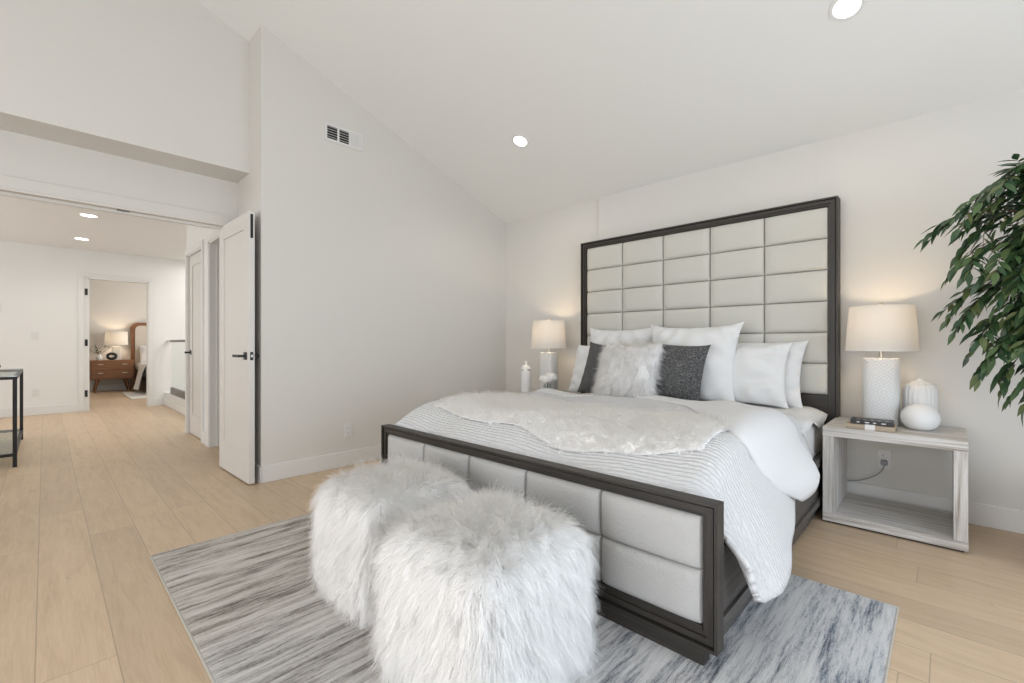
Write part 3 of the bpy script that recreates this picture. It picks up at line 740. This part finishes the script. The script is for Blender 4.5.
# sheet flap near the pillows, over the mattress edge
grid = []
for j in range(31):
    y = 2.86+.66*j/30; row = []
    for i in range(41):
        s = i/40; x = -1.9+1.36*s; z = .612+.004*math.sin(20*x+8*y)
        if s > .93: z -= .10*((s-.93)/.07)**1.5*(.6+.3*math.sin(14*y)); x = x+.004*math.sin(30*y)
        row.append((x, y, z))
    grid.append(row)
shell('bed_sheet', grid, .006, M_sheet, bed)

# fur throw across the foot
thr = thing('fur_throw', 'long white fur throw spread across the foot of the bed', 'throw', (-1.6, 2.0, .64))
grid = []; NJ, NI = 40, 110
xa, xb = -2.43, -.66
for j in range(NJ+1):
    row = []
    for i in range(NI+1):
        s = i/NI; v = j/NJ; x = xa+(xb-xa)*s
        ya = 1.66+.035*math.sin(5*s+.5)+.02*math.sin(17*s) + .10*smooth((s-.85)/.15)+.03*smooth((.15-s)/.15)
        yb = 2.38+.05*math.sin(4*s+2)-.14*smooth((s-.75)/.25)
        y = ya+(yb-ya)*v
        zz = topz(x, y)+.010+.018*min(1, 6*min(v, 1-v, s*2.5, (1-s)*2.5))
        if x < -2.32: zz = topz(x, y)-.095+math.sqrt(max(0, .095**2-(min(.095, -2.32-x))**2))+.012
        row.append((x, y, zz))
    grid.append(row)
o = shell('throw_hide', grid, .008, M_furbase, thr)
P, Nn = sample(o.data, 110000, fn=None); up = Nn[:, 2] > .2; P, Nn = P[up], Nn[up]; P = P+np.array(wl(thr))
fur('fur_pile', P, Nn, M_furb, thr, length=.030, width=.0012, seg=3, droop=.35, clump=.6, wav=.003, comb=(.15, -.5, 0), spread=.40, lift=.55, nclump=3500)

# ------------------------------------------------------------------ pillows
def cushion_mesh(name, W, H, T, m, parent, seed=0, n=30, pinch=.05, wr=.004, ear=.0, local=True, pw=2.4):
    rs = random.Random(seed); ph = [rs.random()*6.28 for _ in range(8)]
    vs, fs, idx = [], [], {}
    def pt(u, v, side):
        cu, cv = abs(u), abs(v)
        ox = u*W/2*(1-pinch*(1-cv**2)*cu**2) + (0 if not ear else ear*np.sign(u)*cu**6*cv**6)
        oz = v*H/2*(1-pinch*(1-cu**2)*cv**2) + (0 if not ear else ear*np.sign(v)*cu**6*cv**6)
        h = (max(0, 1-cu**pw)*max(0, 1-cv**pw))**.52
        h *= 1+.07*math.sin(3*u+ph[0])*math.sin(2.5*v+ph[1])
        w_ = wr*(math.sin(9*u*v*2+ph[2]+4*u)+.7*math.sin(14*u+5*v+ph[3])*cv+.7*math.sin(15*v-6*u+ph[4])*cu)*(h**.5)
        return (ox, side*(T/2*h+w_), oz+H/2)
    for side in (-1, 1):
        for j in range(n+1):
            for i in range(n+1):
                u, v = math.sin((2*i/n-1)*PI/2), math.sin((2*j/n-1)*PI/2)
                if side == 1 and (i in (0, n) or j in (0, n)): idx[(side, i, j)] = idx[(-1, i, j)]; continue
                idx[(side, i, j)] = len(vs); vs.append(pt(u, v, side if not (i in (0, n) or j in (0, n)) else 0))
    for side in (-1, 1):
        for j in range(n):
            for i in range(n):
                q = (idx[(side, i, j)], idx[(side, i+1, j)], idx[(side, i+1, j+1)], idx[(side, i, j+1)])
                fs.append(q if side == -1 else q[::-1])
    return raw(name, vs, fs, m, parent, local, True)
def place(t, x, y, z, lean, yaw=0, roll=0):
    t.location = (x, y, z); t.rotation_mode = 'XYZ'
    t.rotation_euler = (Matrix.Rotation(math.radians(yaw), 3, 'Z') @ Matrix.Rotation(math.radians(-lean), 3, 'X') @ Matrix.Rotation(math.radians(roll), 3, 'Y')).to_euler()
def pillow(label, W, H, T, m, pos, lean, yaw=0, roll=0, seed=0, name='pillow', cat='pillow', group=None, **k):
    o = cushion_mesh(name, W, H, T, m, None, seed, **k); tag(o, label, cat, group); place(o, *pos, lean, yaw, roll); return o
ZB = .615
pillow('large white square pillow against headboard, behind the fur pillow', .64, .57, .17, M_pillow, (-2.02, 3.34, ZB), 14, 0, 0, 1, ear=.015, pinch=.08, wr=.013)
pillow('large white square pillow against headboard, behind the right charcoal pillow', .67, .575, .20, M_pillow, (-1.365, 3.25, ZB), 15, 0, 0, 2, ear=.018, pinch=.08, wr=.014)
pillow('white sleeping pillow at far left, half hidden behind charcoal pillow', .66, .43, .16, M_pillow, (-2.06, 3.20, ZB), 20, 0, 0, 3, wr=.012)
pillow('white sleeping pillow at right, leaning on the headboard behind its twin', .68, .45, .15, M_pillow, (-1.01, 3.42, ZB), 14, 0, 1, 4, ear=.012, wr=.015, pinch=.07)
pillow('white sleeping pillow at right, in front of its twin', .66, .43, .15, M_pillow, (-1.06, 3.31, ZB), 17, 0, -1, 5, ear=.010, wr=.015, pinch=.07)
pillow('charcoal tweed pillow to the right of the fur pillow', .45, .43, .13, M_darkpil, (-1.42, 3.06, ZB+.005), 16, 4, 4, 6, name='charcoal_pillow', wr=.002, ear=.01, pinch=.07)
pillow('charcoal tweed pillow to the left of the fur pillow', .45, .43, .13, M_darkpil, (-1.985, 3.07, ZB+.005), 18, -4, 4, 7, name='charcoal_pillow', wr=.002, ear=.01, pinch=.07)
fp = thing('fur_pillow', 'shaggy white fur pillow between the two charcoal pillows', 'pillow')
o = cushion_mesh('pillow_cover', .46, .43, .15, M_furbase, fp, 8, wr=0)
P, Nn = sample(o.data, 60000); k_ = Nn[:, 1] < .35; P, Nn = P[k_], Nn[k_]
fur('fur_pile', P, Nn, M_furp, fp, length=.060, width=.0012, seg=4, droop=.0, clump=.7, wav=.004, comb=(0, 0, -.75), spread=.38, nclump=1100, local=True, lift=.6)
place(fp, -1.70, 2.94, ZB+.012, 20, 0, 0)

# ------------------------------------------------------------------ fur poufs
def pouf(label, cx, cy, s, h, seed, yaw=0, cnt=120000):
    t = thing('fur_pouf', label, 'pouf', (cx, cy, G), 'fur poufs at the foot of the bed')
    bm = bmesh.new(); box(bm, -s, s, -s, s, .0, h, .065, 6)
    bmesh.ops.subdivide_edges(bm, edges=[e for e in bm.edges if e.calc_length() > .1], cuts=6, use_grid_fill=True)
    for v in bm.verts:
        if v.co.z > h*.8: v.co.z += .035*max(0, 1-(v.co.x/s)**2)*max(0, 1-(v.co.y/s)**2)
    o = obj('pouf_body', bm, M_furbase, t, True, True)
    P, Nn = sample(o.data, int(cnt*1.25)); k_ = P[:, 2] > .04; P, Nn = P[k_], Nn[k_]
    rd = P[:, :2]/s; cb_ = np.stack([rd[:, 0]*.35, rd[:, 1]*.35, np.full(len(P), -.35)], 1)*np.where(Nn[:, 2:] > .5, 1, .6)
    fur('fur_cover', P, Nn, M_fur, t, length=.075, width=.0013, seg=4, droop=1.0, clump=.62, wav=.007, spread=.36, local=True, lift=.62, comb=cb_, nclump=int(cnt/24))
    t.rotation_euler = (0, 0, math.radians(yaw)); return t
pouf('shaggy white fur cube pouf nearest the camera, in front of footboard', -1.065, .985, .232, .425, 1, 2)
pouf('shaggy white fur cube pouf at the left, farther from the camera', -1.715, 1.05, .232, .415, 2, -3)

# ------------------------------------------------------------------ nightstands
def nightstand(x0, x1, label):
    y0, y1, z0, z1 = 3.13, 3.625, .012, .553; T = .052
    t = thing('nightstand', label, 'nightstand', ((x0+x1)/2, (y0+y1)/2, 0), 'grey washed cube nightstands')
    bx('top_panel', M_nsx, t, x0, x1, y0, y1, z1-T, z1, bev=.0015)
    bx('bottom_panel', M_nsx, t, x0, x1, y0, y1, z0, z0+T*.9, bev=.0015)
    for a_, b_ in ((x0+.001, x0+T), (x1-T, x1-.001)): bx('side_panel', M_nsz, t, a_, b_, y0+.001, y1-.001, z0+T*.9, z1-T, bev=0)
    bx('foot_plinth', M_black, t, x0+.015, x1-.015, y0+.02, y1-.02, 0, z0, bev=0)
    return t
nightstand(-.512, .083, 'grey washed open cube nightstand right of the bed')
nightstand(-3.155, -2.56, 'grey washed cube nightstand hidden behind the left bed side')
# ------------------------------------------------------------------ lamps
def lamp(x, y, z, label, power):
    t = thing('table_lamp', label, 'table lamp', (x, y, z), 'white ceramic bedside lamps')
    lathe('base', [(.0, .0), (.083, .0), (.086, .004), (.086, .385), (.080, .393), (.0, .395)], M_lampbase, t, n=64, sx=1, sy=.86, local=True, pw=2.7)
    lathe('neck', [(.012, .39), (.012, .40), (.009, .402), (.009, .50), (.0, .50)], M_gold, t, n=20, local=True)
    sh = lathe('lamp_shade', [(.172, .438), (.153, .700)], M_shade, t, n=64, local=True, caps=False)
    lathe('shade_trim', [(.1715, .436), (.1735, .436), (.1735, .442), (.1715, .442)], M_plastic, sh, n=64, local=True, caps=False)
    bm = bmesh.new()
    for k in range(3):
        a = 2*PI*k/3; tube(bm, [(0, 0, .69), (.153*math.cos(a), .153*math.sin(a), .69)], .0018, 6)
    tube(bm, [(0, 0, .49), (0, 0, .70)], .003, 8); obj('harp', bm, M_gold, t, True, True)
    lathe('finial', [(.0, .70), (.006, .70), (.004, .706), (.010, .714), (.008, .722), (.0, .726)], M_gold, t, n=20, local=True)
    bl = lathe('bulb', [(.0, .50), (.013, .505), (.014, .53), (.028, .56), (.028, .585), (.016, .605), (.0, .61)], emit('lamp_bulb', (1, .8, .55), 1.5), t, n=20, local=True)
    point('bedside_bulb', (x, y, z+.60), power)
    return t
lamp(-.274, 3.45, .553, 'lit white embossed table lamp on nightstand right of the bed', 5.2)
lamp(-2.795, 3.42, .553, 'lit white table lamp left of bed, partly behind duvet', 5.6)
# books
def book(x, y, z, w_, d_, h_, mc, label, yaw=0, band=False, marks=False):
    t = thing('book', label, 'book', (x, y, z)); t.rotation_euler = (0, 0, math.radians(yaw))
    bx('cover', mc, t, (-w_/2, w_/2, -d_/2, d_/2, 0, .0025), (-w_/2, w_/2, -d_/2, d_/2, h_-.0025, h_), (-w_/2, w_/2, -d_/2, -d_/2+.0025, 0, h_), bev=.0008, local=True)
    bx('pages', M_page if not band else mc, t, -w_/2+.004, w_/2-.004, -d_/2+.002, d_/2-.004, .0024, h_-.0024, bev=0, local=True)
    if band: bx('paper_band', M_label, t, -.022, .022, -d_/2-.001, d_/2+.001, -.0005 if z > .6 else .0, h_+.001, bev=.0005, local=True)
    if marks:
        for k in range(4): bx('spine_mark', M_label, t, -.065+.036*k, -.052+.036*k+.006*(k % 2), -d_/2-.0008, -d_/2+.001, h_*.35, h_*.62, bev=0, local=True)
        for k in range(5): bx('cover_mark', M_label, t, -.07+.032*k, -.056+.032*k, -.02-.012*(k % 2), -.012-.012*(k % 2), h_-.001, h_+.0006, bev=0, local=True)
    return t
book(-.300, 3.245, .553, .215, .15, .028, M_kraft, 'tan book with white paper band under the black one', 0, True)
book(-.296, 3.24, .5825, .188, .125, .020, M_book, 'black book on top of the tan book by lamp', 2, False, True)
# pots on the right nightstand
t = lathe('round_vase', [(.0, 0), (.040, 0), (.060, .010), (.078, .036), (.084, .066), (.080, .092), (.064, .118), (.040, .135), (.018, .142), (.010, .143), (.0, .136)], M_pot, None, (-.100, 3.385, .553), n=72, ribs=36, amp=.012)
tag(t, 'round ribbed white vase in front of the tall jar', 'vase')
t = thing('ribbed_jar', 'tall white ribbed jar behind the round vase', 'jar', (-.105, 3.535, .553))
lathe('body', [(.0, 0), (.066, 0), (.071, .008), (.075, .06), (.075, .205), (.071, .225), (.060, .240), (.046, .248)], M_pot, t, n=96, ribs=20, amp=.03, local=True)
lathe('lid', [(.048, .247), (.046, .251), (.030, .259), (.014, .265), (.010, .276), (.0, .279)], M_pot, t, n=48, local=True)
# items on the left nightstand
t = thing('lidded_jar', 'slim white lidded canister with silver band beside left lamp', 'jar', (-3.02, 3.34, .553))
lathe('body', [(.0, 0), (.050, 0), (.052, .005), (.052, .21), (.050, .225)], M_pot, t, n=40, local=True)
lathe('band', [(.0525, .213), (.0525, .223), (.051, .224)], M_silver, t, n=40, local=True, caps=False)
lathe('lid', [(.052, .225), (.050, .240), (.030, .262), (.012, .270), (.010, .278), (.017, .290), (.014, .305), (.0, .310)], M_pot, t, n=40, local=True)
t = thing('flower_vase', 'small glass vase of round white flowers before left lamp', 'flowers', (-2.66, 3.24, .59))
lathe('vase', [(.0, -.037), (.035, -.037), (.042, .0), (.036, .06), (.036, .085)], M_greyglass, t, n=30, local=True)
def rose(nm, c, r):
    bm = bmesh.new(); rs = random.Random(int(c[0]*1000)+5)
    for k in range(26):
        th_ = k*2.4; el = 1.35-k*.075; rr = r*(.55+.02*k)
        q = bmesh.ops.create_uvsphere(bm, u_segments=10, v_segments=6, radius=r*.42)
        M_ = Matrix.Translation((c[0]+rr*.8*math.cos(th_)*math.cos(el), c[1]+rr*.8*math.sin(th_)*math.cos(el), c[2]+rr*.8*math.sin(el))) @ Matrix.Rotation(th_, 4, 'Z') @ Matrix.Rotation(PI/2-el, 4, 'Y') @ Matrix.Diagonal((1, 1, .35, 1))
        bmesh.ops.transform(bm, matrix=M_, verts=q['verts'])
    return obj(nm, bm, M_pot, t, True, True)
for c, r in (((-.045, -.01, .115), .038), ((.012, -.03, .105), .040), ((.045, .015, .130), .048), ((-.005, .03, .135), .040), ((.0, -.0, .10), .035)): rose('blossom', c, r*1.15)
bm = bmesh.new()
for c in ((-.03, .03), (.03, -.03), (0, 0), (-.02, -.02)): tube(bm, [(c[0]*.3, c[1]*.3, .01), (c[0], c[1], .10)], .002, 6)
obj('stem', bm, M_leaf, t, True)

# ------------------------------------------------------------------ potted tree
PX, PY = .50, 3.17
t = thing('potted_tree', 'leafy green tree in a woven basket at right edge', 'plant', (PX, PY, 0))
def weave(a, z): return .004*math.sin(34*a+(PI if int(z/.022) % 2 else 0))
lathe('basket', [(.0, 0), (.15, 0), (.165, .01)]+[(.165+.045*k/16+.004*math.sin(k*2.1), .01+k*.0225) for k in range(1, 17)]+[(.20, .375), (.185, .365), (.175, .30), (.0, .30)], M_basket, t, n=90, local=True, bump_fn=weave)
lathe('soil', [(.0, .325), (.09, .322), (.176, .315)], M_bark, t, n=40, local=True, caps=False)
rs = random.Random(11)
trunk = [(.0, .0, .31), (.015, -.01, .6), (-.01, .01, .95), (.02, .015, 1.3), (.0, 0, 1.62), (-.02, -.01, 1.86)]
tb('trunk', M_bark, t, trunk, [.016, .015, .013, .011, .008, .004], 10, True)
def bez(a, b, c, d, n):
    out = []
    for i in range(n+1):
        s = i/n; out.append(a*(1-s)**3+b*3*s*(1-s)**2+c*3*s*s*(1-s)+d*s**3)
    return out
lv, lf = [], []
def leaf(p, d, nrm, ln, wd):
    d = d.normalized(); sd = d.cross(nrm).normalized(); up = sd.cross(d).normalized(); b = len(lv)
    prof = [(0, .0), (.12, .5), (.32, 1.0), (.55, .88), (.8, .40), (1.0, .0)]; cur = rs.uniform(.04, .16)
    for s, w_ in prof:
        c = p+d*ln*s-up*cur*ln*s*s
        lv.append(tuple(c+sd*wd*w_/2+up*wd*.16*w_)); lv.append(tuple(c)); lv.append(tuple(c-sd*wd*w_/2+up*wd*.16*w_))
    for k in range(5):
        a = b+3*k; lf.append((a, a+1, a+4, a+3)); lf.append((a+1, a+2, a+5, a+4))
bmt = bmesh.new()
def twig(a, dv, ln, leaves=9, droop=.35, size=.078):
    dv = dv.normalized(); a = Vector(a); mid = a+dv*ln*.5+Vector((0, 0, .02*ln)); e = a+dv*ln+Vector((0, 0, -droop*ln))
    pts = bez(a, a+dv*ln*.35, mid+Vector((0, 0, -droop*.2*ln)), e, 8); tube(bmt, pts, [.0022-.0018*i/8 for i in range(9)], 5, False)
    for k in range(leaves):
        f = .15+.85*k/(leaves-1); i = min(7, int(f*8)); p = pts[i].lerp(pts[i+1], f*8-i); tg = (pts[i+1]-pts[i]).normalized()
        sd = tg.cross(Vector((0, 0, 1))); sd = Vector((1, 0, 0)) if sd.length < .1 else sd.normalized()
        sgn = 1 if k % 2 else -1
        d = tg*rs.uniform(.6, 1.0)+sd*sgn*rs.uniform(.5, .95)+Vector((0, 0, rs.uniform(-.55, .1)))
        if k == leaves-1: d = tg
        nr = Vector((rs.uniform(-.5, .5), rs.uniform(-.9, .1), 1)).normalized()
        s = size*rs.uniform(.8, 1.2); leaf(p, d, nr, s, s*.31)
def branch(start, end, n_tw, arch=.12, spread=1.0, tl=.17):
    a = Vector(start); e = Vector(end); h = Vector((0, 0, arch)); pts = bez(a, a.lerp(e, .3)+h, a.lerp(e, .75)+h*.8, e, 12)
    tube(bmt, pts, [.0055-.004*i/12 for i in range(13)], 6, False)
    for k in range(n_tw):
        f = .22+.78*(k+.5)/n_tw; i = min(11, int(f*12)); p = pts[i].lerp(pts[i+1], f*12-i); tg = (pts[i+1]-pts[i]).normalized()
        d = tg*.9+Vector((rs.uniform(-1, 1), rs.uniform(-1, .7), rs.uniform(-.7, .6)))*spread*1.0; twig(p, d, tl*rs.uniform(.7, 1.2), rs.randint(8, 11), rs.uniform(.1, .5))
    twig(pts[-1], pts[-1]-pts[-2]+Vector((0, 0, -.01)), tl*.9, 9, .35)
def at(px, py, y):   # a measured point on a given depth plane, as an offset from the plant's foot
    return None
W = lambda x, y, z: (x-PX, y-PY, z)
tips = [  # world-space branch tips
 (W(.04, 3.16, 1.66), 1.50, 6), (W(.20, 3.05, 1.80), 1.66, 6), (W(.27, 3.12, 1.84), 1.7, 6), (W(.10, 3.1, 1.72), 1.6, 5), (W(.30, 3.2, 1.35), 1.45, 9), (W(.34, 3.25, 1.15), 1.3, 9), (W(.28, 3.05, 1.45), 1.5, 9), (W(.36, 3.2, 1.6), 1.55, 9), (W(.08, 3.10, 1.47), 1.5, 7), (W(.14, 3.22, 1.72), 1.6, 7), (W(.20, 3.12, 1.80), 1.7, 7), (W(.12, 3.2, 1.60), 1.6, 6),
 (W(.10, 3.15, 1.22), 1.35, 7), (W(.08, 3.20, 1.27), 1.3, 5), (W(.14, 3.15, 1.10), 1.25, 8), (W(.17, 3.10, 1.00), 1.2, 8),
 (W(.23, 3.12, .94), 1.2, 9), (W(.29, 3.08, .88), 1.15, 9), (W(.20, 3.25, 1.36), 1.4, 8), (W(.22, 3.05, 1.32), 1.35, 8), (W(.18, 3.1, 1.45), 1.45, 8),
 (W(.27, 3.18, 1.12), 1.25, 9), (W(.32, 3.05, 1.00), 1.15, 9), (W(.27, 3.25, 1.58), 1.55, 9), (W(.30, 3.1, 1.50), 1.45, 9), (W(.34, 3.0, 1.22), 1.25, 9),
 (W(.32, 3.0, 1.66), 1.6, 8), (W(.32, 3.2, 1.84), 1.7, 7), (W(.36, 3.05, 1.38), 1.4, 9), (W(.36, 3.1, .92), 1.1, 9), (W(.26, 3.15, 1.24), 1.3, 9), (W(.5, 2.85, 1.3), 1.3, 8), (W(.75, 3.1, 1.35), 1.4, 8), (W(.8, 3.2, 1.0), 1.2, 7), (W(.65, 3.3, 1.65), 1.6, 7),
 (W(.55, 2.9, .95), 1.1, 7), (W(.72, 2.95, 1.6), 1.6, 6), (W(.5, 3.1, 1.95), 1.8, 5), (W(.45, 3.35, 1.2), 1.3, 6)]
for e, zs, n_ in tips: branch((.0, .0, zs), e, n_, .10, .85, .12)
obj('branches', bmt, M_bark, t, True, True)
fo = raw('foliage', lv, lf, M_leaf, t, True, True); fo['kind'] = 'stuff'

# ------------------------------------------------------------------ hall console table
t = thing('console_table', 'black metal console table with glass top at hall left', 'table', (-6.4, -.36, 0))
cx0, cx1, cy0, cy1, ct = -7.19, -5.60, -.56, -.158, .765; r_ = .013
for x in (cx0+r_, cx1-r_):
    for y in (cy0+r_, cy1-r_): bx('leg', M_black, t, x-r_, x+r_, y-r_, y+r_, 0, ct-.008, bev=.001)
def loop(z, nm): bx(nm, M_black, t, (cx0+.026, cx1-.026, cy0+.001, cy0+.025, z-.024, z), (cx0+.026, cx1-.026, cy1-.025, cy1-.001, z-.024, z), (cx0+.001, cx0+.025, cy0+.026, cy1-.026, z-.024, z), (cx1-.025, cx1-.001, cy0+.026, cy1-.026, z-.024, z), bev=0)
loop(ct-.008, 'top_frame'); loop(.115, 'shelf_frame')
bx('glass_top', M_greyglass, t, cx0, cx1, cy0, cy1, ct-.008, ct, bev=.001); bx('glass_shelf', M_greyglass, t, cx0+.02, cx1-.02, cy0+.02, cy1-.02, .115, .122, bev=.001)
t = lathe('round_vase', [(.0, 0), (.03, 0), (.07, .03), (.085, .075), (.072, .12), (.03, .145), (.022, .155), (.0, .155)], M_black, None, (-5.78, -.34, ct), n=40)
tag(t, 'dark round vase on the hall console table', 'vase')

# ------------------------------------------------------------------ far bedroom furniture
t = thing('dresser', 'walnut two-drawer nightstand on angled legs in the far room', 'nightstand', (-13.1, 1.03, 0))
x0, x1, y0, y1 = -13.38, -12.88, .665, 1.375
bx('body', M_walnut, t, x0, x1, y0, y1, .27, .68, bev=.006)
for z0 in (.30, .485):
    dr = bx('drawer', M_walnut, t, x1, x1+.012, y0+.02, y1-.02, z0, z0+.165, bev=.004)
    for y in (y0+.16, y1-.16): bx('drawer_pull', M_gold, dr, x1+.012, x1+.028, y-.04, y+.04, z0+.10, z0+.118, bev=.003)
for y, sy in ((y0+.13, -.06), (y1-.13, .06)):
    for x, sx in ((x1-.08, .05), (x0+.08, -.02)): tb('leg', M_walnut, t, [(x, y, .28), (x+sx, y+sy, 0)], [.028, .014], 10)
t = thing('table_lamp', 'lit lamp with white drum shade on walnut nightstand, far room', 'table lamp', (-13.12, 1.10, .68))
bx('base', M_page, t, -.055, .055, -.075, .075, 0, .30, bev=.008, local=True)
lathe('lamp_shade', [(.195, .33), (.185, .62)], M_shade, t, n=40, local=True, caps=False)
tb('neck', M_gold, t, [(0, 0, .29), (0, 0, .45)], .008, 8, True)
point('far_lamp_bulb', (-13.12, 1.10, 1.16), 4.5)
t = thing('plant_vase', 'small vase of leafy twigs on walnut nightstand, far room', 'plant', (-12.99, .81, .68))
lathe('vase', [(0, 0), (.03, 0), (.055, .04), (.055, .08), (.03, .12), (.032, .13)], M_pot, t, n=24, local=True)
lv, lf = [], []; bmt = bmesh.new()
for k in range(9): twig((0, 0, .12), Vector((rs.uniform(-.4, .5), rs.uniform(-1, 1), rs.uniform(.4, 1))), .20, 6, .1, .06)
obj('stems', bmt, M_bark, t, True, True); raw('leaves', lv, lf, M_leaf, t, True, True)['kind'] = 'stuff'
bm = bmesh.new(); ring = [(0, .068*math.cos(a), .085+.055*math.sin(a)) for a in [2*PI*k/28 for k in range(29)]]
tube(bm, ring, .028, 12, False); o = obj('ring_ornament', bm, M_black, None, True, True); o.location = (-12.96, 1.01, .682)
tag(o, 'black ring ornament in front of the far room lamp', 'ornament')
bedf = thing('bed', 'bed with arched walnut headboard and white bedding, far room', 'bed', (-12.4, 2.2, 0))
bm = bmesh.new(); pr_ = []
ya, yb, ht, r_ = 1.36, 2.95, 1.52, .13
def arch(ya, yb, ht, r):
    return [(ya, .02)]+[(ya+r-r*math.cos(a), ht-r+r*math.sin(a)) for a in [PI/2*k/8 for k in range(9)]]+[(yb-r+r*math.sin(a), ht-r+r*math.cos(a)) for a in [PI/2*k/8 for k in range(9)]]+[(yb, .02)]
prism(bm, arch(ya, yb, ht, .14), 'x', -13.37, -13.31)
obj('headboard_frame', bm, M_walnut, bedf)
bm = bmesh.new(); prism(bm, [(y, max(z, .5)) for y, z in arch(ya+.075, yb-.075, ht-.07, .10)], 'x', -13.32, -13.295); obj('headboard_panel', bm, M_cream, bedf)
bx('bed_base', M_steel, bedf, -13.28, -11.4, 1.50, 2.90, .02, .32, bev=.02); bx('mattress', M_sheet, bedf, -13.27, -11.4, 1.48, 2.92, .32, .56, bev=.05, seg=4)
grid = []
for j in range(41):
    x = -13.0+1.0*j/40; row = []
    for i in range(41):
        s = i/40
        hem = .10+.36*smooth((-12.60-x)/.3)+.02*math.sin(9*x)
        if s < .4: k = 1-s/.4; row.append((x, 1.46-(.05+.10*smooth((x+12.9)/.7))*k-.025*math.sin(14*x+3*k)*k, .60-(.60-hem)*k**1.2))
        else: row.append((x, 1.46+1.46*(s-.4)/.6, .60+.03*math.sin(PI*(s-.4)/.6)+.01*math.sin(8*x+9*s)))
    grid.append(row)
shell('duvet', [r[::-1] for r in grid], .02, M_duvet2, bedf)
for k, y in enumerate((1.80, 2.5)):
    o = cushion_mesh('pillow', .62, .42, .16, M_pillow, None, 40+k, n=16); tag(o, ('white pillow on the far room bed, nearer the lamp' if k == 0 else 'white pillow on the far room bed, away from lamp'), 'pillow'); place(o, -13.05, y, .60, 20, 90)
t = bx('floor_mat', M_label, None, -12.4, -10.9, 1.12, 1.46, 0, .012, bev=.004); tag(t, 'small white floor mat beside the far room bed', 'rug')
